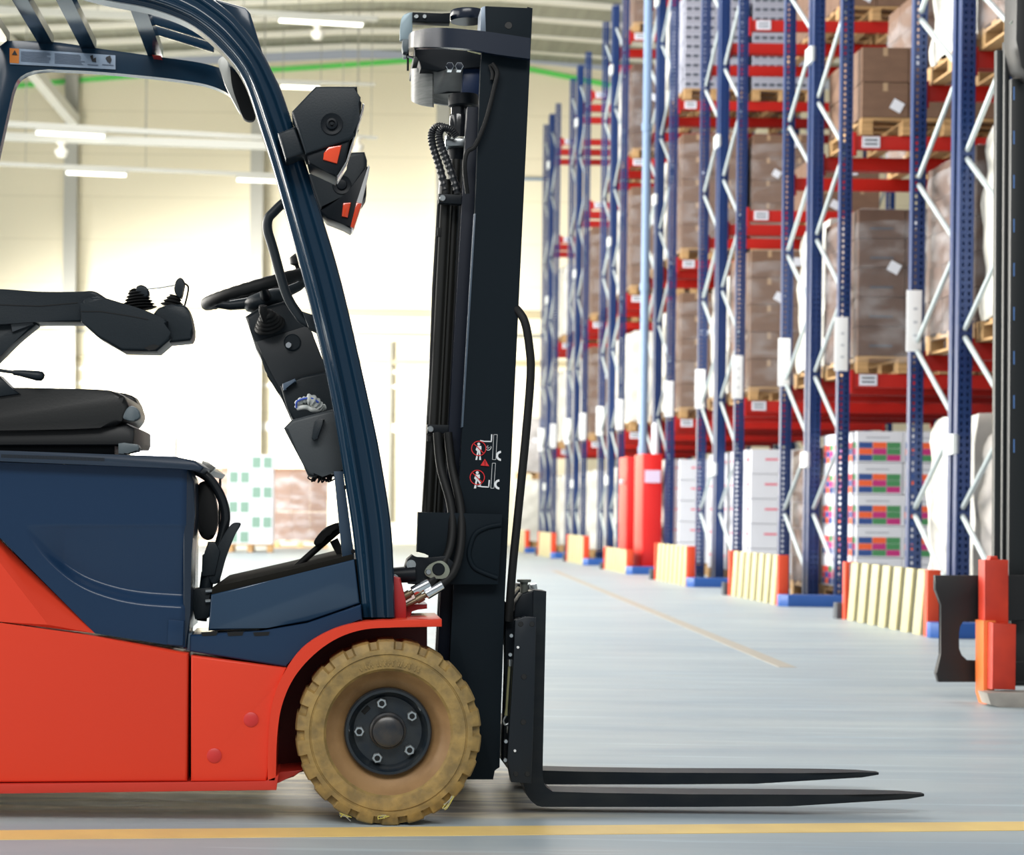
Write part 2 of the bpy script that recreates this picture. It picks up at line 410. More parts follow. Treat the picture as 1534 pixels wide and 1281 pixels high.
# round mirror on the far side
mir = poly('mirror', cr2([(345, 88), (354, 104), (371, 126), (381, 156), (381, 178), (366, 178), (356, 155), (347, 125)], 5, True), .80, .83, RUB, bevel=.006)
poly('mirror_rim', cr2([(327, 90), (342, 84), (348, 106), (352, 132), (360, 168), (350, 152), (338, 128), (331, 108)], 5, True), .82, .86, mat('mirror_white', (205, 205, 198), .35), mir, bevel=.004)

# ---- head lamps
l1 = poly('head_lamp', [(473, 129), (535, 129), (536, 148), (542, 153), (535, 177), (533, 201), (524, 209), (458, 231), (437, 167)], -.05, .10, PLAST, bevel=.007, seg=3)
poly('lamp_body', [(459, 230), (525, 208), (517, 243), (503, 265), (490, 258), (463, 246)], -.04, .09, BLACK, l1, bevel=.005)
poly('indicator_lens', [(485, 229), (492, 220), (512, 217), (505, 245), (484, 239)], -.046, -.02, ORANGE, l1, bevel=.003)
bm = BM(); lathe(bm, P(497, 186, -.05), (0, -1, 0), [(sz(17), -.004), (sz(16), .004), (sz(13), .002), (sz(9), .0015), (sz(8), .008), (sz(5), .009), (sz(4.5), .004), (sz(2.5), .004), (sz(2.4), .009), (0, .009)], 32)
link('adjuster', bm, BLACK, l1)
poly('lamp_bracket', [(416, 199), (442, 189), (457, 230), (428, 239)], -.03, .08, PLAST, l1, bevel=.008, seg=3)
poly('lamp_glass', [(534, 200), (543, 155), (546, 156), (520, 242), (506, 265), (504, 263), (519, 240)], -.03, .08, LENS, l1, bevel=.002)
l2 = poly('head_lamp', [(462, 261), (478, 250), (519, 228), (546, 227), (550, 240), (549, 292), (542, 304), (532, 306), (530, 280), (480, 316)], .90, 1.04, PLAST, bevel=.008, seg=3)
poly('lamp_body', [(480, 315), (522, 290), (546, 250), (552, 249), (538, 310), (526, 343), (514, 336), (490, 327)], .89, 1.03, BLACK, l2, bevel=.005)
poly('indicator_lens', [(514, 304), (526, 303), (521, 326), (512, 324)], .882, .90, ORANGE, l2, bevel=.003)
poly('lamp_glass', [(552, 247), (554, 250), (550, 270), (542, 305), (534, 303)], .88, 1.02, LENS, l2, bevel=.002)
poly('indicator_lens', [(534, 303), (542, 305), (530, 342), (525, 340)], .88, 1.02, ORANGE, l2, bevel=.002)
bm = BM(); lathe(bm, P(512, 277, .90), (0, -1, 0), [(sz(15, .9), -.004), (sz(14, .9), .004), (sz(11, .9), .002), (sz(8, .9), .0015), (sz(7, .9), .008), (sz(4, .9), .009), (0, .009)], 32)
link('adjuster', bm, BLACK, l2)

# ---- grab handle
bm = BM(); tube(bm, cr([P(460, 285, .18), P(430, 300, .18), P(410, 318, .18), P(402, 328, .18), P(401, 345, .18), P(409, 372, .18), P(428, 438, .18), P(446, 470, .18), P(458, 482, .18), P(478, 488, .18)], 6), sz(7.5), 14)
link('grab_handle', bm, PLAST, FL, 1.)
for xx in (472,):
    poly('handle_mount', [(452, 466), (476, 474), (478, 498), (462, 490)], .15, .22, PLAST, bevel=.004)

# ---- steering column, wheel and box
colm = poly('steering_column', [(367, 474), (386, 462), (425, 451), (447, 461), (466, 494), (492, 560), (504, 622), (434, 624), (420, 592), (403, 552), (383, 522), (375, 496)], .40, .62, PLAST, bevel=.012, seg=3)
poly('lower_cover', [(420, 578), (452, 564), (490, 556), (504, 560), (510, 640), (440, 632), (430, 612)], .37, .64, PLAST, colm, bevel=.008, seg=3)
poly('column_step', [(383, 512), (462, 487), (466, 494), (492, 560), (420, 585), (403, 552)], .392, .41, mat('plastic_face', (34, 38, 42), .5), colm, bevel=.003)
poly('tilt_lever', [(423, 575), (442, 567), (444, 572), (430, 578), (429, 584), (424, 585)], .35, .40, mat('lever_blue_grey', (74, 92, 112), .45), colm, bevel=.003)
bm = BM(); disc(bm, 438, 513, .386, 13, .02); link('switch_boss', bm, PLAST, colm)
bm = BM(); disc(bm, 432, 517, .372, 4.8, .02); link('key_lock', bm, CHROME, colm)
bm = BM()
for k in range(5):
    t = k/4; lathe(bm, P(404-4*t, 487-16*t, .39-.06*t), (-.25, -.6, .75), [(sz(25-14*t), -.004), (sz(26-14*t), 0), (sz(24-14*t), .006), (sz(20-13*t), .008)], 24)
link('stalk_boot', bm, RUB, colm, 1.)
bm = BM(); tube(bm, [P(397, 480, .33), P(394, 466, .31), P(394, 458, .305)], [sz(5), sz(7), sz(6.5)], 14); link('stalk_knob', bm, RUB, colm, 1.)
ax = Vector((-.285, -.06, .956)).normalized(); wc = P(394, 431, .50)
sw = bpy.data.objects.new('steering_wheel', None); COL.objects.link(sw); sw.parent = FL
u = Vector((.958, 0, .285)); v = ax.cross(u).normalized(); RW = .158
bm = BM(); n = 64; ring = []
for i in range(n):
    t = 2*PI*i/n; cc = wc+(u*math.cos(t)+v*math.sin(t))*RW; ra = u*math.cos(t)+v*math.sin(t)
    rr = .0155+(.0012 if i % 2 else 0)
    ring.append([bm.verts.new(cc+(ra*math.cos(s)+ax*math.sin(s))*rr*(1. if math.sin(s) > -.2 else (1.07 if i % 2 else .95))) for s in [2*PI*k/12 for k in range(12)]])
for i in range(n):
    for k in range(12): bm.faces.new((ring[i][k], ring[i][(k+1) % 12], ring[(i+1) % n][(k+1) % 12], ring[(i+1) % n][k]))
link('wheel_rim', bm, RUB, sw, 1.)
bm = BM(); lathe(bm, wc-ax*.055, ax, [(.040, -.02), (.050, .0), (.060, .006), (.064, .018), (.062, .03), (.045, .042), (0, .048)], 32); link('wheel_hub', bm, PLAST, sw, .8)
for t in (PI*.98, PI*.1, PI*1.5):
    e = wc+(u*math.cos(t)+v*math.sin(t))*(RW-.005); s = wc-ax*.03+(u*math.cos(t)+v*math.sin(t))*.045
    bm = BM(); tube(bm, [s, s.lerp(e, .5)-ax*.006, e], [.016, .013, .009], 8); link('wheel_spoke', bm, PLAST, sw, .8)
bm = BM(); tube(bm, [P(447, 404, .45), P(446, 398, .45), P(446, 396, .45), P(446, 386, .45), P(446, 380, .45)], [.006, .008, .02, .022, .008], 16); link('spinner_knob', bm, RUB, sw, 1.)
sb = poly('storage_box', [(425, 641), (437, 629), (499, 613), (512, 620), (526, 707), (482, 709), (470, 714), (461, 712), (452, 692)], .16, .44, mat('box_grey', (48, 54, 58), .5, bump=.04, scale=200), bevel=.009, seg=3)
poly('box_latch', [(471, 632), (478, 627), (486, 628), (483, 636), (477, 657), (470, 660), (467, 656)], .135, .165, PLAST, sb, bevel=.003)
bm = BM()
for k in range(16):
    x = 468+k*2; tube(bm, cr([P(x, 712, .25), P(x+random.uniform(-6, 6), 720+random.uniform(-3, 3), .25+.05*random.random()), P(x+random.uniform(-8, 8), 716, .27), P(x+random.uniform(-3, 3), 711, .3)], 5), .002, 6)
link('box_wires', bm, RUB, sb, 1.)
# ---- pedals and levers in the foot well
bm = BM(); tube(bm, [P(436, 856, .45), P(470, 826, .45), P(512, 790, .45)], sz(5.5), 10); link('pedal_lever', bm, RUB, FL, 1.)
poly('pedal', cr2([(470, 812), (486, 792), (508, 783), (509, 790), (494, 799), (478, 817)], 4, True), .40, .52, RUB, bevel=.004)
poly('pedal_arm', [(494, 812), (506, 806), (520, 838), (510, 842)], .44, .48, RUB, bevel=.003)

# ---- parking brake lever and belt by the hood
pb = poly('brake_lever', cr2([(357, 783), (360, 787), (351, 803), (338, 836), (327, 872), (314, 870), (318, 838), (332, 808), (346, 786)], 5, True), .16, .19, PLAST, bevel=.006, seg=3)
poly('lever_grip', [(303, 832), (309, 828), (311, 812), (322, 812), (330, 826), (322, 862), (302, 864)], .155, .20, PLAST, pb, bevel=.004)
bm = BM(); tube(bm, [P(312, 858, .18), P(307, 890, .18), P(302, 930, .18)], [sz(11), sz(10), sz(8)], 16); link('lever_post', bm, PLAST, pb, 1.)
poly('lever_clamp', [(290, 882), (316, 880), (318, 890), (310, 896), (318, 904), (312, 926), (292, 928), (287, 905)], .14, .22, PLAST, pb, bevel=.004)
bm = BM()
for y in (886, 901): tube(bm, [P(308, y, .135), P(321, y-1, .135)], [sz(3.2), sz(3)], 10)
link('clamp_bolt', bm, STEEL, pb)
bm = BM(); tube(bm, cr([P(290, 703, .20), P(312, 716, .20), P(330, 742, .20), P(338, 772, .20), P(333, 800, .20), P(322, 838, .20)], 8), sz(7.5), 14); link('cable_tube', bm, mat('cable_gloss', (26, 30, 34), .2), pb, 1.)
poly('belt_buckle', cr2([(296, 727), (312, 722), (322, 745), (326, 780), (318, 806), (306, 808), (297, 795), (293, 760)], 4, True), .205, .26, RUB, bevel=.01)
poly('rear_column', [(328, 712), (331, 712), (329, 890), (325, 890)], .94, .98, BLACK, bevel=.001)

# ---- seat
seat = bpy.data.objects.new('driver_seat', None); COL.objects.link(seat); seat.parent = FL
poly('cushion', cr2([(-300, 600), (-180, 585), (0, 581), (90, 582), (165, 585), (186, 595), (193, 615), (182, 631), (150, 641), (0, 645), (-200, 646), (-300, 640)], 3, True), .27, .75, VINYL, seat, bevel=.014, seg=4)
poly('side_bolster', cr2([(120, 586), (190, 590), (205, 602), (209, 616), (200, 626), (150, 632)], 5, True), .70, .82, VINYL, seat, bevel=.008, seg=3)
poly('seat_base', [(-300, 648), (150, 640), (190, 634), (201, 640), (201, 660), (198, 667), (-300, 668)], .29, .78, mat('seat_pan', (28, 30, 32), .55), seat, bevel=.008)
poly('seat_rail', [(-250, 667), (172, 667), (172, 680), (-250, 680)], .33, .74, BLACK, seat)
poly('adjust_knob', cr2([(184, 626), (193, 609), (204, 611), (210, 622), (205, 629), (196, 630)], 4, True), .26, .30, GREYP, seat, bevel=.004)
poly('adjust_lever', [(177, 664), (186, 663), (206, 666), (209, 671), (206, 677), (190, 677), (186, 681), (177, 680)], .26, .32, GREYP, seat, bevel=.004)
poly('backrest', cr2([(-330, 640), (-270, 640), (-240, 560), (-250, 400), (-275, 250), (-320, 230), (-350, 300), (-350, 480)], 5, True), .30, .76, VINYL, seat, bevel=.04, seg=4)
bm = BM(); tube(bm, [P(-60, 548, .24), P(0, 555, .24), P(22, 558, .24)], sz(2.6), 10); tube(bm, [P(20, 558, .24), P(30, 559, .24), P(56, 563, .24), P(63, 564, .24), P(66, 565, .24)], [sz(4), sz(5), sz(8), sz(7.5), sz(4)], 16); link('seat_lever', bm, PLAST, seat, 1.)
poly('seat_hinge', [(-40, 560), (-2, 562), (14, 578), (30, 590), (-40, 600)], .26, .34, PLAST, seat)

# ---- armrest with control levers
arm = bpy.data.objects.new('armrest', None); COL.objects.link(arm); arm.parent = FL
poly('arm_pad', cr2([(-180, 440), (-60, 432), (0, 433), (60, 437), (120, 437), (140, 436), (158, 446)], 5)+[(150, 470), (120, 482), (56, 482), (0, 486), (-180, 500)], .24, .36, PLAST, arm, bevel=.012, seg=3)
poly('pad_seam', [(0, 456), (60, 458), (116, 453), (116, 454.2), (60, 459.2), (0, 457.2)], .2385, .25, RUB, arm, bevel=0)
poly('arm_support', [(-80, 464), (44, 466), (50, 470), (54, 486), (20, 514), (-6, 540), (-80, 610), (-120, 600)], .26, .34, PLAST, arm, bevel=.006)
poly('arm_bracket', [(12, 468), (46, 467), (50, 486), (18, 498)], .25, .30, mat('plastic_light', (50, 55, 60), .5), arm, bevel=.004)
cons = poly('control_console', cr2([(118, 458), (126, 449), (145, 444), (176, 452), (220, 466), (251, 481)], 4)+[(250, 500), (257, 507), (235, 526), (182, 525), (145, 504), (121, 482)], .21, .36, PLAST, arm, bevel=.014, seg=4)
poly('console_seam', [(121, 466), (150, 466), (190, 472), (222, 478), (222, 479.2), (190, 473.2), (150, 467.2), (121, 467.2)], .2085, .22, RUB, cons, bevel=0)
poly('console_slot', [(216, 521), (229, 516), (240, 518), (232, 524), (222, 525)], .2085, .22, RUB, cons, bevel=0)
poly('lever_housing', cr2([(230, 470), (236, 463), (250, 457), (276, 457), (285, 472), (289, 499), (285, 510)], 3)+[(255, 513), (236, 500)], .23, .35, PLAST, arm, bevel=.008, seg=3)
def boot(x, y, n, r0, r1, h, lean):
    bm = BM(); prof = []
    for k in range(n):
        t = k/(n-1); r = sz(r0+(r1-r0)*t, .28); z = sz(h, .28)*t
        prof += [(r*.86, z), (r*1.06, z+sz(h, .28)/n*.45)]
    lathe(bm, P(x, y, .28), Vector((lean, 0, 1)), prof, 24)
    return link('lever_boot', bm, RUB, arm, .9)
boot(208, 464, 7, 26, 11, 28, -.12); boot(258, 460, 4, 18, 8, 16, .2)
poly('lever_knob', cr2([(204, 440), (204, 430), (211, 427), (219, 430), (223, 440), (217, 446)], 4, True), .26, .30, PLAST, arm, bevel=.005, seg=3)
poly('lever_knob', cr2([(263, 441), (261, 428), (266, 418), (271, 416), (276, 422), (274, 435), (271, 446)], 4, True), .26, .30, PLAST, arm, bevel=.005, seg=3)
bm = BM(); tube(bm, [P(220, 433, .28), P(240, 431, .28), P(263, 427, .28)], .0018, 8); link('lever_rod', bm, STEEL, arm, 1.)
hose('lever_wire', [(193, 440, .28), (198, 434, .28), (206, 433, .28)], 1.2, RUB, arm)
hose('lever_wire', [(275, 424, .28), (282, 430, .28), (280, 445, .28), (276, 460, .28)], 1.4, RUB, arm)
# ================================================================== MAST, CARRIAGE, FORKS
mast = bpy.data.objects.new('mast', None); COL.objects.link(mast); mast.parent = FL
MD = .22
mpts = [(727, 9), (798, 12), (790, 170), (781, 334), (776, 464), (767, 640), (756, 900), (752, 1000), (748.5, 1150), (740, 1154), (739, 1168), (664, 1168), (677, 928), (692, 653), (702, 480), (711, 334), (720, 104)]
poly('mast_rail', mpts, MD, MD+.035, MASTB, mast, bevel=.002)
poly('rail_flange', [(790, 10), (798, 12), (756, 900), (748, 1150), (740, 1150), (748, 900)], MD+.03, MD+.09, MASTB, mast, bevel=.002)
poly('rail_flange', [(727, 9), (732, 9), (697, 653), (684, 928), (677, 928), (692, 653)], MD+.03, MD+.09, MASTB, mast, bevel=.002)
s2 = .93
def far(pts, k=.885):
    return [(VPX+(x-VPX)*k, VPY+(y-VPY)*k) for x, y in pts]
o = poly('mast_rail', mpts, MD, MD+.035, MASTB, mast, bevel=.002)
for v in o.data.vertices: v.co.y = (NEAR+.82-ORG.y)*0 + v.co.y+.585
inner = [(700, 160), (722, 160), (694, 653), (672, 1100), (650, 1100), (672, 653)]
for dd in (.27, .74):
    poly('inner_rail', inner, dd, dd+.05, mat('rail_dark_blue', (12, 20, 34), .5, spec=.2), mast, bevel=.003)
poly('rail_cap', [(721, 11), (727, 9), (728, 50), (719, 50)], MD-.002, MD+.10, mat('rail_grey_edge', (120, 132, 146), .4, metal=.4), mast, bevel=.001)
poly('rail_edge_strip', [(710, 320), (713, 320), (694, 640), (691, 640)], MD-.003, MD+.02, mat('edge_light', (70, 84, 98), .35), mast, bevel=.001)
bm = BM(); disc(bm, 762, 38, MD-.001, 6, .02); link('rail_hole', bm, mat('hole_dark', (10, 12, 14), .5), mast)
# upper tie band bowing out behind the mast, in plan
def bow(name, px, m, thick=.02):
    bm = BM(); lo = []
    T_ = cr([P(x, yt, d) for x, d, yt, yb in px], 8); B_ = cr([P(x, yb, d) for x, d, yt, yb in px], 8); n = len(T_)
    for i in range(n):
        t = B_[min(i+1, n-1)]-B_[max(i-1, 0)]; nn = Vector((-t.y, t.x, 0)).normalized()*thick
        lo.append([bm.verts.new(q) for q in (B_[i], T_[i], T_[i]+nn, B_[i]+nn)])
    for a, b in zip(lo, lo[1:]):
        for k in range(4): bm.faces.new((a[k], a[(k+1) % 4], b[(k+1) % 4], b[k]))
    bm.faces.new(lo[0]); bm.faces.new(lo[-1][::-1])
    return link(name, bm, m, mast, .7)
bow('upper_tie_band', [(793, .205, 60, 91), (742, .205, 52, 84), (702, .215, 47, 76), (664, .24, 44, 73), (638, .29, 46, 72), (624, .38, 52, 73), (628, .56, 64, 86), (660, .75, 72, 94), (700, .82, 76, 98)], mat('band_gloss', (18, 28, 44), .25, spec=.5))
bow('lower_tie_band', [(650, .44, 103, 161), (636, .455, 103, 159), (625, .49, 103, 154), (621, .55, 104, 150), (625, .63, 113, 150), (641, .71, 123, 153), (666, .77, 130, 157), (692, .79, 134, 160)], mat('band_grey', (136, 138, 134), .4, rgb2=(112, 114, 112), scale=20, stretch=(1, 1, 8)), .010)
poly('sensor_block', [(621, 73), (664, 74), (700, 77), (737, 85), (737, 101), (682, 101), (668, 104), (656, 108), (630, 103), (628, 86), (621, 84)], .40, .70, BLACK, mast, bevel=.004)
poly('top_arm', [(618, 18), (660, 20), (674, 19), (674, 34), (618, 32)], .46, .50, BLACK, mast, bevel=.002)
bm = BM(); cxy = P(700, 26, .50)
lathe(bm, cxy+Vector((0, 0, -.012)), (0, 0, 1), [(.045, 0), (.047, .003), (.047, .024), (.045, .028)], 40); link('chain_pulley', bm, mat('band_gloss', (20, 30, 46), .25), mast, .6)
bm = BM()
for x in (624, 636):
    lathe(bm, P(x, 25, .458), (0, 1, 0), [(0, -.004), (.005, -.004), (.007, 0), (.007, .01)], 14)
link('arm_bolt', bm, STEEL, mast)
poly('limit_bracket', cr2([(599, 60), (600, 34), (605, 22), (618, 18)], 4)+[(618, 58), (615, 60)], .47, .49, mat('bracket_zinc', (140, 158, 166), .4, metal=.3), mast, bevel=.002)
poly('limit_switch', [(603, 58), (615, 58), (613, 70), (612, 78), (604, 78), (602, 70)], .46, .50, GREYP, mast, bevel=.004)
bm = BM(); tube(bm, [P(611, 78, .48), P(611, 106, .48)], .003, 8); link('switch_rod', bm, RUB, mast)
bm = BM(); tube(bm, [P(604, 85, .48), P(608, 85, .48), P(610, 85, .48), P(628, 88, .48)], [.008, .008, .004, .004], 10); link('switch_screw', bm, STEEL, mast)
bm = BM()
for x in (674, 688):
    hexn(bm, x, 99, .385, 6.5, .03)
link('block_bolt', bm, CHROME, mast)
poly('rail_post', [(694, 100), (722, 97), (722, 146), (692, 146)], .42, .48, mat('post_blue', (30, 48, 82), .35), mast, bevel=.002)
# lift cylinders
cyl = bpy.data.objects.new('lift_cylinder', None); COL.objects.link(cyl); cyl.parent = mast
def vtube(name, pts, m, par=cyl, seg=24):
    bm = BM(); tube(bm, [P(x, y, d) for x, y, d, r in pts], [sz(r, .4) for x, y, d, r in pts], seg); return link(name, bm, m, par, .6)
vtube('cylinder_cap', [(694, 143, .40, 22), (694, 145, .40, 22.5), (694, 159, .40, 22.5), (694, 161, .40, 20)], BLACK)
vtube('piston_rod', [(688, 158, .40, 12.5), (688, 176, .40, 12.5)], mat('rod_black', (24, 26, 30), .15, coat=.4))
vtube('cylinder_head', [(688, 172, .40, 14.5), (688, 175, .40, 15.5), (688, 207, .40, 15)], mat('rod_black', (24, 26, 30), .15, coat=.4))
poly('head_clamp', [(667, 208), (708, 207), (708, 218), (667, 219)], .34, .46, STEEL, cyl, bevel=.003)
bm = BM()
for x in (671, 700): tube(bm, [P(x, 209, .36), P(x, 204, .36)], .008, 6)
link('clamp_nut', bm, STEEL, cyl)
vtube('cylinder_neck', [(688, 219, .40, 19), (688, 230, .40, 19), (684, 250, .40, 12), (682, 262, .40, 11)], BLACK)
vtube('cylinder_tube', [(684, 240, .36, 10.5), (663, 650, .36, 10.5), (655, 800, .36, 10.5)], mat('tube_black', (26, 26, 24), .28), cyl)
vtube('cylinder_tube', [(668, 270, .34, 11), (648, 650, .34, 11), (640, 800, .34, 11)], mat('tube_black', (26, 26, 24), .28), cyl)
vtube('chain_rod', [(699, 300, .31, 4.0), (691, 440, .31, 3.2), (680, 660, .31, 2.8), (676, 700, .31, 2.4)], CHROME, mast, 12)
vtube('chain_rod', [(711, 225, .33, 3.), (703, 420, .33, 3.)], mat('rod_blue_steel', (110, 140, 180), .2, metal=.9), mast, 12)
vtube('chain', [(694, 440, .31, 5), (688, 560, .31, 5), (684, 650, .31, 5)], RUB, mast, 8)
vtube('cable_conduit', [(658, 300, .33, 3), (650, 430, .33, 3), (643, 640, .33, 3), (640, 760, .33, 3)], RUB, mast, 10)
poly('conduit_clip', [(655, 341), (661, 341), (661, 354), (655, 354)], .32, .34, RUB, mast, bevel=.001)
for pts, bs in (([(657, 290), (711, 293), (710, 307), (657, 304)], ((663, 297), (698, 299))), ([(640, 636), (690, 637), (690, 650), (640, 649)], ((645, 643), (681, 643.5)))):
    cl = poly('hose_clamp', pts, .28, .31, BLACK, mast, bevel=.002)
    for x, y in bs:
        bm = BM(); lathe(bm, P(x, y, .28), (0, -1, 0), [(.0085, -.003), (.0085, .003), (.007, .0045), (0, .0045)], 20); link('clamp_bolt', bm, STEEL, cl)
poly('clamp_tab', [(640, 652), (646, 652), (646, 663), (640, 661)], .29, .30, RUB, mast, bevel=.001)
# hoses
def ribbed(pts, r):
    q = cr([P(*p) for p in pts], 14); rr = [sz(r)*(1.12 if i % 3 == 0 else .92) for i in range(len(q))]
    bm = BM(); tube(bm, q, rr, 12); link('corrugated_hose', bm, mat('hose_wrap', (30, 32, 36), .35), mast, .5)
ribbed([(678, 203, .33), (668, 192, .33), (655, 190, .33), (647, 200, .33), (649, 220, .33), (659, 252, .33), (668, 290, .33)], 6.2)
ribbed([(684, 205, .31), (676, 195, .31), (664, 192, .31), (658, 202, .31), (662, 222, .31), (674, 252, .31), (686, 290, .31)], 6.2)
hose('lift_hose', [(737, 95, .20), (745, 108, .20), (742, 125, .20), (728, 180, .20), (712, 218, .20), (700, 228, .20), (696, 250, .20), (700, 290, .22)], 3.4, RUB, mast)
hose('lift_hose', [(734, 97, .21), (738, 110, .21), (737, 120, .21)], 3., RUB, mast)
hose('cable_loop', [(768, 458, .24), (778, 468, .22), (787, 485, .21), (793, 520, .21), (795, 560, .21), (788, 650, .21), (776, 770, .21), (767, 860, .21), (762, 930, .23)], 6.2, RUB, mast)
hh = hose('tilt_hose', [(655, 648, .25), (660, 700, .24), (676, 762, .20), (675, 817, .17), (657, 857, .15), (641, 875, .14)], 6.4, RUB, mast)
hose('tilt_hose', [(671, 648, .25), (677, 700, .24), (690, 762, .20), (690, 817, .17), (679, 857, .15), (658, 878, .14)], 6.4, RUB, mast)
for x0, y0, x1, y1 in ((643, 873, 618, 887), (663, 876, 638, 891)):
    f = bpy.data.objects.new('hose_fitting', None); COL.objects.link(f); f.parent = FL
    vtube('ferrule', [(x0, y0, .14, 7), (x0-1, y0+.5, .14, 7.6), (x1+1, y1-.5, .14, 7.6), (x1, y1, .14, 6)], CHROME, f)
    k = (x1-x0); q = (y1-y0)
    vtube('nipple', [(x1, y1, .14, 4), (x1+k*.15, y1+q*.15, .14, 4), (x1+k*.16, y1+q*.16, .14, 6), (x1+k*.55, y1+q*.55, .14, 6), (x1+k*.56, y1+q*.56, .14, 4), (x1+k*1.3, y1+q*1.15, .14, 3.2)], BRASS, f)
# tilt pivot and mount plate
poly('mount_plate', [(626, 767), (753, 770), (752, 782), (747, 876), (640, 876), (640, 846), (645, 832), (637, 828), (624, 827)], MD-.035, MD-.006, MASTB, mast, bevel=.003)
bm = BM(); tube(bm, cr([P(750, 786, MD-.035), P(730, 790, MD-.035), (P(712, 800, MD-.035)), P(704, 820, MD-.035), P(703, 835, MD-.035), P(710, 850, MD-.035), P(724, 858, MD-.035), P(745, 866, MD-.035)], 7), sz(4.), 10); link('plate_bead', bm, MASTB, mast, 1.)
tc = bpy.data.objects.new('tilt_cylinder', None); COL.objects.link(tc); tc.parent = FL
vtube('cylinder_tube', [(585, 862, .16, 11), (622, 860, .16, 12)], BLACK, tc)
poly('pivot_lug', [(606, 852), (610, 838), (618, 831), (626, 838), (640, 836), (668, 832), (684, 846), (680, 866), (655, 878), (612, 875)], .15, .22, BLACK, tc, bevel=.004)
bm = BM(); lathe(bm, P(616, 846, .145), (0, 1, 0), [(0, 0), (.007, 0), (.0075, .004), (.012, .004), (.012, .02)], 20); link('pivot_bolt', bm, STEEL, tc)
kp = poly('keeper_plate', cr2([(636, 857), (644, 846), (660, 840), (670, 846), (674, 856), (668, 866), (656, 867), (642, 865)], 4, True), .135, .15, mat('plate_olive', (128, 134, 120), .5), tc, bevel=.002)
bm = BM(); lathe(bm, P(657, 853, .132), (0, 1, 0), [(0, 0), (.014, 0), (.016, .002), (.016, .015)], 24); link('pivot_pin', bm, BLACK, tc)
bm = BM(); lathe(bm, P(642, 857, .130), (0, 1, 0), [(0, 0), (.006, 0), (.0075, .003), (.0075, .01)], 16); link('keeper_bolt', bm, STEEL, tc)
bm = BM()
for y in (866, 880, 898): disc(bm, 592, y, .10, 5, .04)
link('manifold_plug', bm, STEEL, FL)
# warning pictograms on the mast
dec = bpy.data.objects.new('warning_decal', None); COL.objects.link(dec); dec.parent = mast
DD = MD-.0015
def D(x, y): return (690+x/9.856, 630+y/9.853)       # zoomed decal coordinates
def dshape(bm, pts): prism(bm, [P(*D(x, y), DD) for x, y in pts], (0, .0012, 0))
def dline(bm, pts, w_):
    for (x0, y0), (x1, y1) in zip(pts, pts[1:]):
        l = math.hypot(x1-x0, y1-y0); nx_, ny_ = -(y1-y0)/l*w_/2, (x1-x0)/l*w_/2
        dshape(bm, [(x0+nx_, y0+ny_), (x1+nx_, y1+ny_), (x1-nx_, y1-ny_), (x0-nx_, y0-ny_)])
def darc(bm, cx, cy, r0, r1, a0, a1, n=36):
    q = [(cx+r1*math.cos(a0+(a1-a0)*i/n), cy+r1*math.sin(a0+(a1-a0)*i/n)) for i in range(n+1)]
    p = [(cx+r0*math.cos(a0+(a1-a0)*i/n), cy+r0*math.sin(a0+(a1-a0)*i/n)) for i in range(n+1)]
    for i in range(n): dshape(bm, [q[i], q[i+1], p[i+1], p[i]])
bm = BM()
for ox, oy, kick in ((0, 0, 0), (-22, 422, 1)):
    dshape(bm, [(268+ox+22*math.cos(t*PI/8), 348+oy+22*math.sin(t*PI/8)) for t in range(16)])
    dshape(bm, [(242+ox, 375+oy), (305+ox, 375+oy), (308+ox, 430+oy), (295+ox, 432+oy), (290+ox, 455+oy), (245+ox, 455+oy), (222+ox, 432+oy)])
    if not kick:
        dshape(bm, [(245, 455), (268, 455), (255, 520), (245, 582), (218, 582), (232, 520)])
        dshape(bm, [(266, 455), (290, 455), (296, 520), (303, 582), (274, 582), (276, 520)])
    else:
        dshape(bm, [(223, 877), (250, 877), (238, 940), (228, 1002), (196, 1002), (212, 940)])
        dshape(bm, [(240, 877), (268, 877), (298, 915), (302, 960), (276, 965), (272, 925)])
dline(bm, [(460, 205), (455, 300)], 18); dline(bm, [(460, 310), (350, 308), (290, 296)], 16)
dline(bm, [(424, 878), (414, 985)], 18); dline(bm, [(418, 982), (320, 978), (250, 966)], 18)
for a_, b2, c_, d_ in (((490, 208), (542, 208), (520, 577), (470, 577)), ((468, 630), (516, 630), (492, 1000), (446, 1000))):
    dline(bm, [a_, b2, c_, d_, a_], 5)
darc(bm, 596, 522, 42, 74, PI*.5, PI*1.5); darc(bm, 572, 944, 42, 74, PI*.5, PI*1.5)
darc(bm, 408, 396, 38, 46, -.4, 2.4, 16); darc(bm, 405, 392, 14, 20, 0, 5., 12)
link('white_figures', bm, WHITE, dec)
bm = BM(); DD = MD-.003
for cx, cy in ((268, 412), (246, 840)):
    darc(bm, cx, cy, 100, 112, 0, 2*PI, 48); dline(bm, [(cx-76, cy-76), (cx+76, cy+76)], 12)
dshape(bm, [(358, 566), (422, 675), (294, 664)])
link('red_signs', bm, REDP, dec)
bm = BM(); DD = MD-.0045; dline(bm, [(360, 595), (362, 640)], 8); dline(bm, [(362, 648), (362, 658)], 8)
link('exclamation_mark', bm, mat('decal_black', (30, 8, 8), .5), dec)

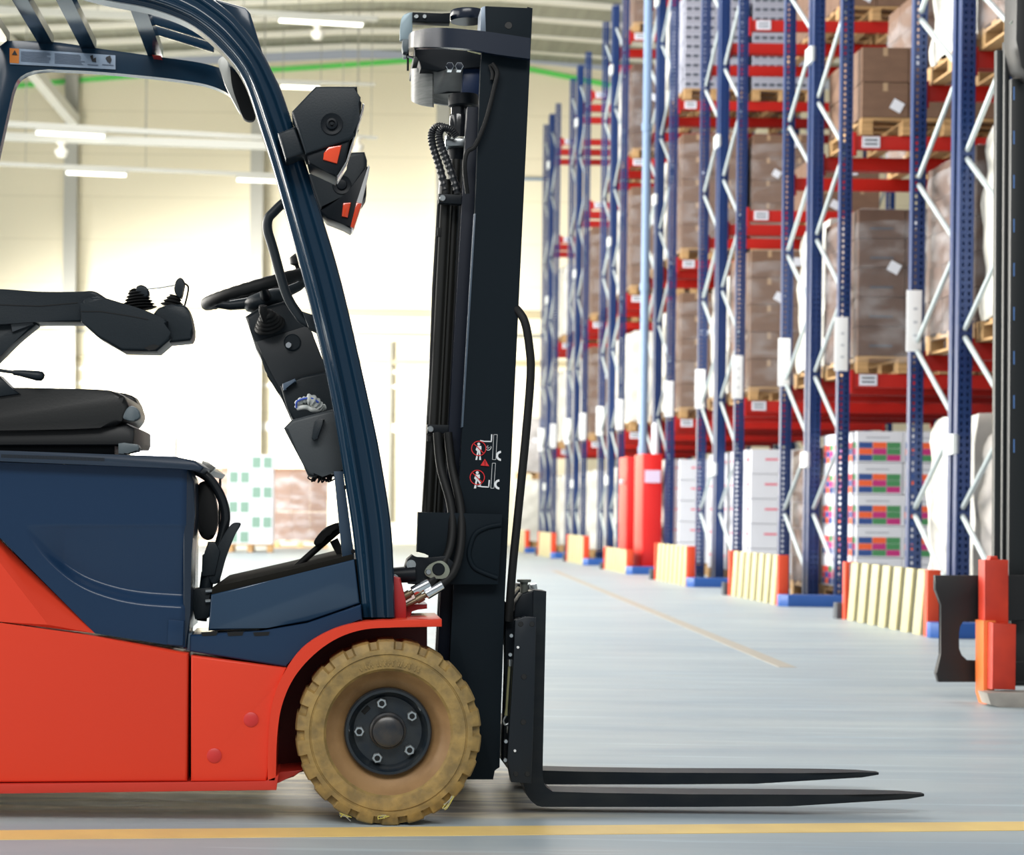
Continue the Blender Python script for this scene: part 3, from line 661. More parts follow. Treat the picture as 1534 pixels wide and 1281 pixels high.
# ---- carriage and forks
car = bpy.data.objects.new('carriage', None); COL.objects.link(car); car.parent = FL
cp = [(772, 930), (787, 924), (803, 925), (801, 1018), (796, 1174), (766, 1172), (760, 1140), (766, 1048), (770, 980)]
poly('side_plate', cp, .16, .20, mat('carriage_black', (18, 26, 34), .45, spec=.35, rvar=.1, scale=12), car, bevel=.002)
poly('side_plate', cp, .86, .90, mat('carriage_black', (18, 26, 34), .45, spec=.35, rvar=.1, scale=12), car, bevel=.002)
poly('fork_bar', [(780, 935), (800, 935), (798, 985), (780, 985)], .195, .865, BLACK, car, bevel=.003)
poly('fork_bar', [(772, 1110), (796, 1110), (794, 1165), (770, 1165)], .195, .865, BLACK, car, bevel=.003)
poly('roller_bracket', [(756, 900), (772, 918), (770, 1000), (763, 1060), (760, 1143), (752, 1140), (757, 1000)], .25, .30, BLACK, car)
bm = BM()
for x, y, r_ in ((780, 935, 4), (797, 935, 4), (785, 1014, 4.5), (784, 1082, 4.5), (773, 1160, 4), (790, 1160, 4)): disc(bm, x, y, .159, r_, .01)
link('plate_hole', bm, mat('hole_dark', (10, 12, 14), .5), car)
bm = BM()
for x, y in ((776, 970), (771.5, 1125)): disc(bm, x, y, .156, 2., .01)
link('plate_dot', bm, WHITE, car)
bm = BM()
for x, y in ((766, 952.5), (764.5, 981), (758, 1111), (757, 1139)): lathe(bm, P(x, y, .17), (0, 1, 0), [(.002, 0), (.0045, 0), (.005, .003), (.005, .01)], 14)
link('roller_bolt', bm, STEEL, car)
vtube('chain_anchor', [(764, 988, .21, 3.6), (764, 998, .21, 3.6)], STEEL, car, 12)
vtube('chain_rod', [(763, 998, .21, 2.), (759, 1060, .21, 1.8), (758, 1072, .21, 2.6)], mat('rod_olive', (150, 150, 110), .4, metal=.5), car, 10)
hose('chain_hook', [(758, 1072, .21), (754, 1080, .21), (757, 1086, .21), (763, 1083, .21)], 1.5, STEEL, car)
vtube('chain_anchor', [(761, 1088, .21, 2.8), (761, 1098, .21, 2.6)], STEEL, car, 12)
prof = [(799, 884), (818.5, 886), (816, 1000), (813, 1150)]+cr2([(813, 1160), (816, 1176), (828, 1186)], 4)+[(900, 1188), (1040, 1190), (1200, 1190.5), (1360, 1191), (1391, 1192.5), (1391, 1196), (1362, 1199.5), (1185, 1208), (1040, 1209), (812, 1209)]+cr2([(804, 1207), (793, 1197), (786, 1182), (784, 1172)], 4)+[(795, 1160)]
def fork(d0, w_=.10):
    bm = BM()
    top = [P(x, y, d0) for x, y in prof]
    def yo(p, side):      # the blade narrows towards its tip
        t = max(0, (p.x-P(1230, 1190, d0).x)/(P(1391, 1190, d0).x-P(1230, 1190, d0).x))
        return .5*w_*(1-.72*t**2.2)
    A = [bm.verts.new((p.x, d0+w_/2-yo(p, 0), p.z)) for p in top]; B = [bm.verts.new((p.x, d0+w_/2+yo(p, 0), p.z)) for p in top]
    # subdivide tip
    n = len(A); bm.faces.new(A); bm.faces.new(B[::-1])
    for i in range(n): bm.faces.new((A[i], B[i], B[(i+1) % n], A[(i+1) % n]))
    es = [e for e in bm.edges if len(e.link_faces) == 2 and e.calc_face_angle(0) > .8]
    bmesh.ops.bevel(bm, geom=es, offset=.002, segments=1, affect='EDGES', clamp_overlap=True)
    o = link('fork', bm, FORKM, FL, .5)
    return o
# denser outline near the tip so the narrowing is round
new = []
for p, q in zip(prof, prof[1:]+prof[:1]):
    new.append(p)
    if min(p[0], q[0]) > 1190 and abs(p[0]-q[0]) > 40:
        for k in range(1, 6): new.append((p[0]+(q[0]-p[0])*k/6, p[1]+(q[1]-p[1])*k/6))
prof = new
fork(.24); o = fork(.24)
o.location.y = .405
for dd, (ox, oy) in ((.24, (0, 0)), (.645, (0, 0))):
    lk = poly('fork_lock', [(770, 925), (772, 905), (782, 890), (799, 885), (799, 925)], dd, dd+.09, BLACK, bevel=.004)
    vtube('lock_pin', [(785, 890, dd+.05, 6), (785, 876, dd+.05, 5.5), (785, 872.5, dd+.05, 6), (785, 872, dd+.05, 10), (785, 868.5, dd+.05, 10.5), (785, 868, dd+.05, 9)], mat('pin_grey', (100, 104, 98), .5, metal=.3), lk, 18)
poly('carriage_cap', [(795, 876), (804, 874), (806, 886), (796, 886)], .5, .56, STEEL, car)
poly('carriage_stop', [(762, 905), (772, 890), (780, 880), (776, 930), (764, 935)], .5, .58, BLACK, car)
# crumpled glove lying on the storage box
glove = thing('work_glove', 'crumpled white work glove with blue trim on storage box under steering column', 'glove', ORG)
bm = BM(); q = cr([P(447, 611, .27), P(447, 603, .26), P(456, 599, .25), P(466, 599, .25), (P(474, 605, .26)), P(478, 611, .27), P(486, 610, .28)], 6)
tube(bm, q, [.006+.004*math.sin(i*.9)**2+(.006 if 14 < i < 30 else 0) for i in range(len(q))], 10)
q = cr([P(446, 612, .26), P(455, 610, .25), P(462, 611, .25), P(468, 614, .25), P(476, 614, .26)], 5); tube(bm, q, .006, 8)
link('glove_body', bm, CLOTH, glove, 1.)
bm = BM(); q = cr([P(444, 611, .255), P(445, 602, .245), P(455, 597.5, .24), P(467, 597, .24), P(477, 603, .245)], 6); tube(bm, q, .0028, 8); link('glove_trim', bm, CLOTHB, glove, 1.)
# ================================================================== PALLET RACKS
ORD = ['nearest', 'second', 'third', 'fourth', 'fifth', 'sixth', 'farthest']
Z0 = [12.35, 16.4, 20.5, 24.55, 28.6, 32.65, 36.8]
XU = 4.46; TOP = 8.6; LV = [1.99, 4.02, 6.05, 7.92]
UY = [.12, 1.07, 1.20, 2.15]
BLUE = mat('rack_blue', (13, 46, 98), .35)
BEAMR = mat('rack_beam_red', (166, 26, 18), .45, spec=.3)
GALV = mat('galvanised_brace', (176, 186, 188), .4, metal=.35)
LABW = mat('label_white', (222, 226, 236), .5); LABK = mat('label_print', (60, 70, 90), .6)
def hole_mat():
    m = bpy.data.materials.new('rack_blue_perforated'); m.use_nodes = True
    N, L = m.node_tree.nodes, m.node_tree.links
    b = N['Principled BSDF']; b.inputs['Base Color'].default_value = (*lin((13, 46, 98)), 1); b.inputs['Roughness'].default_value = .35
    tc = N.new('ShaderNodeTexCoord'); sp_ = N.new('ShaderNodeSeparateXYZ'); L.new(tc.outputs['Object'], sp_.inputs[0])
    def mth(op, a, b2=None):
        n = N.new('ShaderNodeMath'); n.operation = op
        for i, v in enumerate((a, b2)):
            if v is None: continue
            if isinstance(v, (int, float)): n.inputs[i].default_value = v
            else: L.new(v, n.inputs[i])
        return n.outputs[0]
    zf = mth('ABSOLUTE', mth('SUBTRACT', mth('FRACT', mth('MULTIPLY', sp_.outputs[2], 20.)), .5))
    xf = mth('ABSOLUTE', mth('SUBTRACT', mth('ABSOLUTE', sp_.outputs[0]), .022))
    h = mth('MULTIPLY', mth('LESS_THAN', zf, .26), mth('LESS_THAN', xf, .0085))
    t = N.new('ShaderNodeBsdfTransparent'); mx = N.new('ShaderNodeMixShader')
    L.new(h, mx.inputs[0]); L.new(b.outputs[0], mx.inputs[1]); L.new(t.outputs[0], mx.inputs[2])
    L.new(mx.outputs[0], N['Material Output'].inputs[0])
    return m
PERF = hole_mat()
def sheet(bm, x0, x1, z0, z1, y, mi=0):
    f = bm.faces.new([bm.verts.new(p) for p in ((x0, y, z0), (x1, y, z0), (x1, y, z1), (x0, y, z1))]); f.material_index = mi
def build_rack():
    r = thing('pallet_rack', 'x', 'rack')
    def upright(x, y, face):
        bm = BM(); s = face
        sheet(bm, -.05, .05, .0, TOP, .035*s, 1)
        box(bm, (-.049, 0, TOP/2), (.003, .07, TOP)); box(bm, (.049, 0, TOP/2), (.003, .07, TOP))
        box(bm, (-.04, -.034*s, TOP/2), (.018, .003, TOP)); box(bm, (.04, -.034*s, TOP/2), (.018, .003, TOP))
        o = link('upright', bm, [BLUE, PERF], r, .5, (x, y, 0))
        bm = BM(); box(bm, (0, 0, .005), (.16, .14, .01)); link('foot_plate', bm, GALV, o)
        return o
    for x in (0, 2.78):
        for y, s in zip(UY, (-1, -1, -1, -1)): upright(x, y, s)
    # zigzag braces, two shared shapes
    def brace_mesh(a, b):
        bm = BM(); tube(bm, [a, b], .019, 8); bmesh.ops.recalc_face_normals(bm, faces=bm.faces[:])
        me = bpy.data.meshes.new('brace'); bm.to_mesh(me); bm.free(); me.materials.append(GALV)
        me.polygons.foreach_set('use_smooth', [True]*len(me.polygons)); me.set_sharp_from_angle(angle=.6); return me
    ya, yb = .03, .92
    up = brace_mesh((0, ya, -.56), (0, yb, 0)); dn = brace_mesh((0, ya, .06), (0, yb, .62)); 
    dn2 = brace_mesh((0, yb, .06), (0, ya, .64))
    for x in (0, 2.78):
        for y in (UY[0], UY[2]):
            z = .78
            while z < TOP:
                # far node at z: one brace falls to the near side below it, one rises to the near side above it
                o = bpy.data.objects.new('brace', up); COL.objects.link(o); o.parent = r; o.location = (x, y, z)
                if z+.66 < TOP:
                    o = bpy.data.objects.new('brace', dn2); COL.objects.link(o); o.parent = r; o.location = (x, y, z)
                z += 1.24
    def beam(y, z, x, lab):
        bm = BM(); box(bm, (1.39, 0, 0), (2.66, .045, .12), .004)
        for xx in (.065, 2.715): box(bm, (xx, 0, -.01), (.03, .06, .2), .003)
        o = link('beam', bm, BEAMR, r, .5, (x, y, z))
        if lab:
            b2 = BM(); box(b2, (.20, -.028, .005), (.15, .008, .095), 0, 0)
            for k in range(2): box(b2, (.20, -.033, .022-.034*k), (.11, .002, .014), 0, 1)
            link('location_label', b2, [LABW, LABK], o)
    for z in LV:
        for i, y in enumerate((UY[0]-.03, UY[1]+.03, UY[2]-.03, UY[3]+.03)): beam(y, z-.06, 0, i == 0)
    for x, y in ((-.03, UY[0]-.045), (-.03, UY[3]-.045), (-.03, UY[2]-.06)):
        if y == UY[2]-.06: continue
        bm = BM(); box(bm, (0, 0, 0), (.115, .006, .46), .003)
        for k in range(3): box(bm, (.01, -.0035, .09-.1*k), (.03, .001, .02), 0, 1)
        link('aisle_sign', bm, [mat('sign_white', (238, 240, 242), .5), mat('sign_print', (190, 194, 200), .5)], r, .5, (x, y, 2.24))
    for z in (1.28, 4.95, 7.6):
        bm = BM(); box(bm, (-.055, (UY[1]+UY[2])/2, z), (.05, .2, .14), .004); link('row_spacer', bm, mat('spacer_pale', (216, 222, 222), .4), r)
    return r
rack0 = build_rack()
for i, z in enumerate(Z0):
    r = rack0 if i == 0 else copy_tree(rack0)
    r.location = (XU, z, 0)
    tag(r, 'blue and red pallet rack, %s row from camera along the aisle' % ORD[i], 'rack', 'double pallet racks along the aisle')

# ---- end barriers and corner guards
SLAT = mat('barrier_slat_cream', (200, 190, 146), .5, var=.12, scale=6); SLATG = mat('barrier_back', (84, 88, 92), .8)
ORNG = mat('barrier_orange', (214, 70, 34), .45); DKF = mat('dark_foot', (58, 64, 72), .5)
def build_barrier():
    r = thing('guard_barrier', 'x', 'barrier')
    bm = BM(); L_ = 1.84; n = 7
    box(bm, (.03, L_/2+.03, .22), (.02, L_, .40), 0, 1)
    for k in range(n):
        y = .10+k*L_/n
        # slats lean along the aisle
        w_ = .158; s = .11
        prism(bm, [(-.005, y, .0), (-.005, y+w_, .0), (-.005, y+w_-s, .43), (-.005, y-s, .43)], (.03, 0, 0), .004)
    link('slat_panel', bm, [SLAT, SLATG], r)
    for y in (-.03, L_+.08):
        bm = BM(); box(bm, (.035, y, .215), (.09, .07, .43), .008); link('end_post', bm, ORNG, r)
    bm = BM(); box(bm, (.0, L_+.17, .06), (.10, .10, .12), .01); link('rubber_foot', bm, DKF, r)
    return r
bar0 = build_barrier()
PLB = mat('guard_blue', (38, 84, 156), .4)
def build_guard():
    bm = BM()
    prism(bm, [(0, .06, 0), (.06, 0, 0), (.56, 0, 0), (.60, .05, 0), (.60, .135, 0), (0, .135, 0)], (0, 0, .10), .006)
    return link('corner_guard', bm, PLB)
g0 = build_guard()
for i, z in enumerate(Z0):
    b = bar0 if i == 0 else copy_tree(bar0)
    b.location = (3.93, z+.16, 0)
    if i == 3: b.scale = (1, 1, .72)
    tag(b, 'cream slatted barrier with orange posts at end of %s rack row' % ORD[i], 'barrier', 'slatted barriers at the rack ends')
    g = g0 if i == 0 else copy_tree(g0)
    g.location = (3.90, z-.1, 0)
    tag(g, 'low blue steel guard on the floor at near corner of %s rack row' % ORD[i], 'guard', 'blue corner guards')

# ---- loads
BROWN = mat('cardboard', (118, 90, 72), .75, var=.18, scale=5, stretch=(1, 1, 3)); BROWND = mat('cardboard_dark', (96, 72, 60), .75, var=.2, scale=5)
TAPE = mat('tape', (170, 142, 112), .4); WBOX = mat('white_carton', (218, 220, 228), .6, var=.05, scale=4)
WOOD = mat('pallet_wood', (190, 152, 104), .8, var=.3, scale=6, stretch=(1, 6, 6))
PINK = mat('pink_print', (226, 110, 132), .5); GREEN = mat('teal_print', (118, 150, 136), .5)
SQ = [mat('sq_blue', (44, 76, 140), .5), mat('sq_orange', (236, 98, 52), .5), mat('sq_green', (70, 138, 88), .5), mat('sq_magenta', (188, 44, 120), .5), mat('sq_red', (200, 44, 66), .5)]
DARKT = mat('dark_print', (70, 76, 88), .6)
WRAPW = mat('white_wrap', (224, 222, 214), .35, var=.1, scale=7, bump=.9)
WRAPG = mat('grey_wrap', (176, 172, 170), .35, var=.2, scale=6, bump=.9)
def film_mat():
    m = bpy.data.materials.new('stretch_film'); m.use_nodes = True
    N, L = m.node_tree.nodes, m.node_tree.links; b = N['Principled BSDF']
    b.inputs['Base Color'].default_value = (.75, .75, .78, 1); b.inputs['Roughness'].default_value = .25
    tc = N.new('ShaderNodeTexCoord'); nz = N.new('ShaderNodeTexNoise'); nz.inputs['Scale'].default_value = 3; nz.inputs['Detail'].default_value = 6
    mp = N.new('ShaderNodeMapping'); mp.inputs['Scale'].default_value = (1, 1, 2.2); mp.inputs['Rotation'].default_value = (.3, .4, 0)
    L.new(tc.outputs['Object'], mp.inputs[0]); L.new(mp.outputs[0], nz.inputs['Vector'])
    cr_ = N.new('ShaderNodeMapRange'); cr_.inputs['From Min'].default_value = .45; cr_.inputs['From Max'].default_value = .75
    cr_.inputs['To Min'].default_value = .06; cr_.inputs['To Max'].default_value = .36
    L.new(nz.outputs['Fac'], cr_.inputs[0])
    bp = N.new('ShaderNodeBump'); bp.inputs['Strength'].default_value = .6; L.new(nz.outputs['Fac'], bp.inputs['Height']); L.new(bp.outputs[0], b.inputs['Normal'])
    t = N.new('ShaderNodeBsdfTransparent'); mx = N.new('ShaderNodeMixShader')
    L.new(cr_.outputs[0], mx.inputs[0]); L.new(t.outputs[0], mx.inputs[1]); L.new(b.outputs[0], mx.inputs[2]); L.new(mx.outputs[0], N['Material Output'].inputs[0])
    return m
FILM = film_mat()
PW, PD = .80, 1.10
def pallet_mesh(bm):
    for k in range(5): box(bm, (0, -PD/2+.05+k*(PD-.1)/4, .135), (PW, .1, .02), .003)
    for x in (-.35, 0, .35): box(bm, (x, 0, .115), (.1, PD, .02), .002)
    for x in (-.35, 0, .35):
        for y in (-.48, 0, .48): box(bm, (x, y, .06), (.1, .12, .09), .004)
        box(bm, (x, 0, .01), (.1, PD, .018), .002)
def lump(bm, w_, d_, z0, z1, amp=.03, mi=0, ex=.86):
    """a wrapped bale with wrinkled, bulging sides"""
    n = 32; rows = 18; rings = []
    for j in range(rows+1):
        z = z0+(z1-z0)*j/rows; ring = []
        for k in range(n):
            t = 2*PI*k/n; c, s = math.cos(t), math.sin(t); q = 1/max(abs(c), abs(s))**ex
            b = 1+amp*math.sin(3*t+j*.7)+amp*.7*math.sin(7*t-j*1.3)
            e = 1-.10*max(0, (j-rows+3)/3)**2
            ring.append(bm.verts.new((w_/2*c*q*b*e, d_/2*s*q*b*e, z+amp*.5*math.sin(5*t))))
        rings.append(ring)
    for A, B in zip(rings, rings[1:]):
        for k in range(n): bm.faces.new((A[k], A[(k+1) % n], B[(k+1) % n], B[k])).material_index = mi
    bm.faces.new(rings[-1]).material_index = mi
def me_of(bm, mats):
    bmesh.ops.recalc_face_normals(bm, faces=bm.faces[:]); me = bpy.data.meshes.new('carton'); bm.to_mesh(me); bm.free()
    for m in mats: me.materials.append(m)
    return me
def carton_mesh(kind, w_, d_, h):
    bm = BM(); box(bm, (0, 0, h/2), (w_-.006, d_-.006, h-.005), .004)
    f = -d_/2+.001; l = -w_/2+.001
    def fr(x0, x1, z0, z1, mi): sheet(bm, x0, x1, z0, z1, f, mi)
    def lf(y0, y1, z0, z1, mi):
        q = bm.faces.new([bm.verts.new(p) for p in ((l, y1, z0), (l, y0, z0), (l, y0, z1), (l, y1, z1))]); q.material_index = mi
    if kind == 'brown': fr(-.02, .02, h*.75, h-.004, 1); return me_of(bm, [BROWN, TAPE])
    if kind == 'dark': fr(-w_*.25, w_*.25, h*.3, h*.38, 1); return me_of(bm, [BROWND, DARKT])
    if kind == 'plain': return me_of(bm, [WBOX])
    if kind == 'pink': fr(-w_*.12, w_*.22, h*.55, h*.63, 1); lf(-.1, .1, h*.55, h*.63, 1); return me_of(bm, [WBOX, PINK])
    if kind == 'teal':
        fr(-w_*.44, -w_*.05, h*.1, h*.85, 1); fr(w_*.05, w_*.44, h*.1, h*.85, 1); return me_of(bm, [WBOX, GREEN])
    if kind == 'squares':
        seq = [0, 2, 3, 1, 3, 2, 0, 1, 2]; seq2 = [0, 1, 0, 3, 0, 4, 2, 4, 1]
        for a in range(3):
            for b in range(3):
                x0 = -w_*.45+b*w_*.3; z0 = h*.06+a*h*.2
                fr(x0, x0+w_*.29, z0, z0+h*.19, 1+seq[a*3+b]); lf(-d_*.45+b*d_*.3, -d_*.16+b*d_*.3, z0, z0+h*.19, 1+seq2[a*3+b])
        fr(-w_*.3, w_*.2, h*.78, h*.81, 6); return me_of(bm, [WBOX]+SQ+[mat('grey_print', (150, 156, 168), .6)])
    if kind == 'stripe':
        for k in range(4): fr(-w_*.46+k*w_*.24, -w_*.46+k*w_*.24+w_*.18, h*.28, h*.62, 1)
        return me_of(bm, [mat('grey_carton', (160, 162, 176), .6), DARKT])
pal_me = None
def build_load(kind, nx_, ny_, nz_, h, film=False, wrap=None, sheetlab=True):
    global pal_me
    r = thing('pallet_load', 'x', 'pallet load')
    if pal_me is None:
        bm = BM(); pallet_mesh(bm); pal_me = me_of(bm, [WOOD])
    o = bpy.data.objects.new('pallet', pal_me); COL.objects.link(o); o.parent = r
    z = .147
    if kind:
        cw, cd = PW/nx_, PD/ny_; me1 = me2 = carton_mesh(kind, cw, cd, h)
        if kind == 'teal': me2 = carton_mesh('plain', cw, cd, h)
        for k in range(nz_):
            for i in range(nx_):
                for j in range(ny_):
                    me = me2 if kind == 'teal' and (i+k) % 2 else me1
                    if 0 < i < nx_-1 and 0 < j < ny_-1 and k < nz_-1: continue      # nothing shows of the core
                    o = bpy.data.objects.new('carton', me); COL.objects.link(o); o.parent = r
                    o.location = (-PW/2+cw*(i+.5)+random.uniform(-.004, .004), -PD/2+cd*(j+.5), z+k*h)
        ht = z+nz_*h
    else:
        bm = BM(); lump(bm, PW*.98, PD*.98, z, z+h, .03); ht = z+h
        link('wrapped_bale', bm, wrap, r, 1.2)
    if film:
        bm = BM(); lump(bm, PW+.03, PD+.03, .09, ht+.012, .004, 0, .975); link('stretch_film', bm, FILM, r, 1.2)
    if sheetlab:
        for xx, dz, rot in ((.1, .12, 0.), (-.1, .5, .5)):
            bm = BM(); box(bm, (xx, -PD/2-(.022 if film or wrap else .003), ht-dz), (.10, .004, .09), 0, 0, Matrix.Rotation(rot, 3, 'Y'))
            link('address_sheet', bm, LABW, r)
    r['_h'] = ht
    return r
HID = []
KINDS_ = {
 'A': ('tall brown carton stack on a pallet', build_load('brown', 2, 3, 5, .29, True)),
 'B': ('low brown carton stack on a pallet', build_load('brown', 2, 3, 2, .30, False)),
 'D': ('film-wrapped dark brown carton stack on a pallet', build_load('dark', 2, 3, 5, .25, True)),
 'P': ('white cartons with pink print on a pallet', build_load('pink', 2, 3, 5, .265, False, None, False)),
 'Q': ('white cartons with bright coloured squares on a pallet', build_load('squares', 2, 3, 5, .27, False, None, False)),
 'S': ('grey and white striped cartons on a pallet', build_load('stripe', 2, 3, 10, .12, False, None, False)),
 'E': ('white film-wrapped bale on a pallet', build_load(None, 0, 0, 0, 1.35, False, WRAPW, False)),
 'G': ('grey film-wrapped bale on a pallet', build_load(None, 0, 0, 0, 1.2, False, WRAPG, True)),
}
used = set()
def place(kind, loc, label, group='pallet loads in the racks', rz=0.):
    desc, proto = KINDS_[kind]
    o = proto if kind not in used else copy_tree(proto)
    used.add(kind)
    o.location = loc; o.rotation_euler.z = rz
    tag(o, label, 'pallet load', group)
    return o
SLOTX = [.50, 1.39, 2.27]
# row -> {(side, level): kinds by slot}
PLAN = {
 0: {('f', 0): 'GA', ('f', 1): 'EDA', ('f', 2): 'AAA', ('b', 0): 'EG', ('b', 1): 'DEA', ('b', 2): 'EEA'},
 1: {('f', 0): 'QQ', ('f', 1): 'DEA', ('f', 2): 'BB', ('b', 0): 'DD', ('b', 1): 'EA', ('b', 2): '.A'},
 2: {('f', 0): 'PP', ('f', 1): 'AEE', ('f', 2): '..', ('f', 3): '.B', ('b', 0): 'PP', ('b', 1): 'EA', ('b', 2): '.B', ('b', 3): '.B'},
 3: {('f', 0): 'PP', ('f', 1): 'AA', ('f', 2): 'AA', ('f', 3): 'SS', ('b', 0): 'EE', ('b', 1): 'EA', ('b', 2): 'E.', ('b', 3): 'ES'},
 4: {('f', 0): 'EE', ('f', 1): 'EA', ('f', 2): 'AA', ('f', 3): 'DA', ('b', 0): 'EE', ('b', 1): 'EE', ('b', 2): 'EA', ('b', 3): 'EA', ('f', 4): 'AE'},
 5: {('f', 0): 'EE', ('f', 1): 'AA', ('f', 2): 'AA', ('f', 3): '..', ('b', 0): 'EE', ('b', 1): 'EA', ('b', 2): 'AA', ('b', 3): '..'},
 6: {('f', 0): 'EE', ('f', 1): 'EA', ('f', 2): 'EA', ('f', 3): '..', ('b', 0): 'EE', ('b', 1): 'EE', ('b', 2): 'EE', ('b', 3): '..'},
}
LN = ['on the floor', 'first beam', 'second beam', 'third beam', 'top beam']
SN = ['aisle end', 'second from aisle', 'third from aisle']
for row, d in PLAN.items():
    for (side, lv), ks in d.items():
        for s, k in enumerate(ks):
            if k == '.': continue
            y = Z0[row]+(.568 if side == 'f' else 1.724); z = 0 if lv == 0 else LV[lv-1]
            short = {'A': 'tall brown cartons', 'B': 'low brown cartons', 'D': 'film-wrapped dark brown cartons', 'P': 'white pink-printed cartons', 'Q': 'white cartons with coloured squares', 'S': 'striped grey-white cartons', 'E': 'white wrapped bale', 'G': 'grey wrapped bale'}[k]
            place(k, (XU+SLOTX[s]+random.uniform(-.012, .012), y+random.uniform(-.006, .006), z+.001),
                  '%s, %s rack row, %s %s, %s' % (short, ORD[row], 'front' if side == 'f' else 'rear', LN[lv].replace('on the floor', 'floor level'), SN[s]), rz=random.uniform(-.006, .006))
# stacks standing on the floor by the far wall
def floor_load(k, x, y, Yd, label, up=0., sc=1.):
    p = W(x, y, Yd); o = place(k, (p.x, Yd, up), label, 'pallet loads by the far wall')
    return o
KINDS_['T'] = ('', build_load('teal', 2, 2, 6, .265, False, None, False))
floor_load('T', 376, 828, 34.8, 'white cartons with teal squares stacked on floor pallet behind the hood')
o = floor_load('A', 450, 815, 39.0, 'brown carton stack on floor near far wall, below the storage box'); o.rotation_euler.z = PI/2
floor_load('A', 316, 815, 39.0, 'brown carton stack on floor near far wall, left of white teal cartons')
floor_load('B', 233, 815, 39.2, 'low brown carton stack under white cartons behind the driver seat')
floor_load('P', 233, 815, 39.2, 'white pink-printed cartons on top of low brown stack behind the driver seat', .75)
floor_load('E', 798, 822, 43.2, 'white wrapped bale on floor beyond the farthest rack row')
floor_load('G', 802, 822, 43.2, 'grey wrapped bale lifted on white bale beyond the farthest rack', 1.52)
for k, (_, p) in KINDS_.items():
    if k not in used: raise RuntimeError('unused load kind '+k)

# ---- red fire cabinets and the riser pipe
FIRE = mat('fire_red', (208, 26, 24), .4)
fc = thing('hydrant_cabinet', 'tall red cabinet with white label below the grey riser pipe', 'cabinet', (4.12, 24.75, 0), 'red cabinets by the fourth rack row')
bm = BM(); box(bm, (.14, .36, .78), (.245, .70, 1.52), .012); link('body', bm, FIRE, fc)
bm = BM(); box(bm, (.135, -.004, 1.25), (.20, .006, .16)); link('label_plate', bm, mat('label_lilac', (214, 196, 220), .5), fc)
fc2 = thing('hydrant_cabinet', 'tall red cabinet standing just left of the labelled red cabinet', 'cabinet', (4.12, 26.05, 0), 'red cabinets by the fourth rack row')
bm = BM(); box(bm, (.14, .36, .78), (.245, .70, 1.52), .012); link('body', bm, FIRE, fc2)
bm = BM(); lathe(bm, (.0, .2, 1.2), (-1, 0, 0), [(0, .05), (.03, .05), (.035, .03), (.02, 0)], 16); link('knob', bm, LABW, fc2)
rp = thing('riser_pipe', 'pale grey vertical pipe rising from the labelled red cabinet', 'pipe', (4.22, 25.3, 1.54))
bm = BM(); tube(bm, [(0, 0, 0), (0, 0, 7.4)], .055, 16); link('pipe', bm, mat('pipe_grey', (112, 136, 166), .4), rp)
for z in (.06, 2.2, 4.3, 6.2):
    bm = BM(); lathe(bm, (0, 0, z), (0, 0, 1), [(.055, -.05), (.068, -.05), (.068, .05), (.055, .05)], 16); link('coupling', bm, mat('pipe_grey', (112, 136, 166), .4), rp)
rt = thing('white_roll', 'white cardboard roll standing on top of the labelled red cabinet', 'roll', (4.33, 25.0, 1.552))
bm = BM(); tube(bm, [(0, 0, -.008), (0, 0, .36), (0, 0, .4)], [.045, .045, .03], 16); link('roll', bm, WBOX, rt)
# ================================================================== SECOND TRUCK AT THE RIGHT EDGE
YT = 8.0
o2 = W(1560, 900, YT); o2.z = 0
T2 = thing('order_picker_truck', 'black and orange reach truck partly in view at the right edge', 'forklift', o2)
BLK2 = mat('truck_black', (24, 24, 26), .5, var=.25, scale=6)
OR2 = mat('truck_orange', (214, 60, 30), .5, rgb2=(176, 44, 26), scale=5)
def P2(x, y, d=0.): return W(x, y, YT+d)-o2
def poly2(name, pts, d0, d1, m, parent=T2, bevel=.004):
    bm = BM(); prism(bm, [P2(x, y, d0) for x, y in pts], (0, d1-d0, 0), bevel); return link(name, bm, m, parent)
poly2('side_frame', [(1401, 862), (1540, 862), (1540, 930), (1442, 930)]+cr2([(1437, 938), (1437, 972), (1441, 984), (1452, 991)], 3)+[(1540, 992), (1540, 1022), (1406, 1022), (1402, 1008), (1411, 980), (1411, 906), (1401, 884)], .1, .13, BLK2)
post = poly2('carriage_post', [(1475, 839), (1511, 839), (1511, 935), (1475, 935)], -.02, .06, OR2, bevel=.005)
poly2('carriage_block', [(1487, 933), (1523, 936), (1522, 1034), (1486, 1033)], -.10, .02, OR2, bevel=.008)
poly2('carriage_post_foot', [(1473, 930), (1492, 930), (1490, 1052), (1478, 1056), (1473, 1040)], -.04, .06, mat('truck_orange_pale', (232, 120, 54), .5))
poly2('post_cap', [(1484, 833), (1494, 833), (1496, 839), (1482, 839)], .0, .04, OR2, post)
poly2('fork', [(1478, 1038), (1900, 1036), (1900, 1064), (1500, 1061), (1484, 1056)], -.16, -.05, mat('fork_grey', (170, 164, 156), .5, var=.3, scale=9), bevel=.003)
EDGE2 = mat('rail_worn_edge', (120, 126, 118), .5)
for x0, x1, yt, d in ((1493, 1503, 75, .25), (1505, 1514, 62, .35), (1515, 1540, 118, .30)):
    m_ = poly2('mast_rail', [(x0, yt), (x1, yt), (x1-5, 1015), (x0-5, 1015)], d, d+.035, mat('mast_black2', (24, 28, 30), .45))
    if x0 > 1514:
        bm = BM()
        for k in range(9):
            y = 130+k*66; prism(bm, [P2(1518, y, d-.002), P2(1520, y, d-.002), P2(1520, y+20, d-.002), P2(1518, y+20, d-.002)], (0, .01, 0))
        link('rail_slot', bm, mat('slot_blue', (90, 130, 190), .4), m_)
poly2('mast_head', [(1524, -40), (1545, -40), (1545, 118), (1530, 100), (1522, 60)], .2, .35, BLK2)
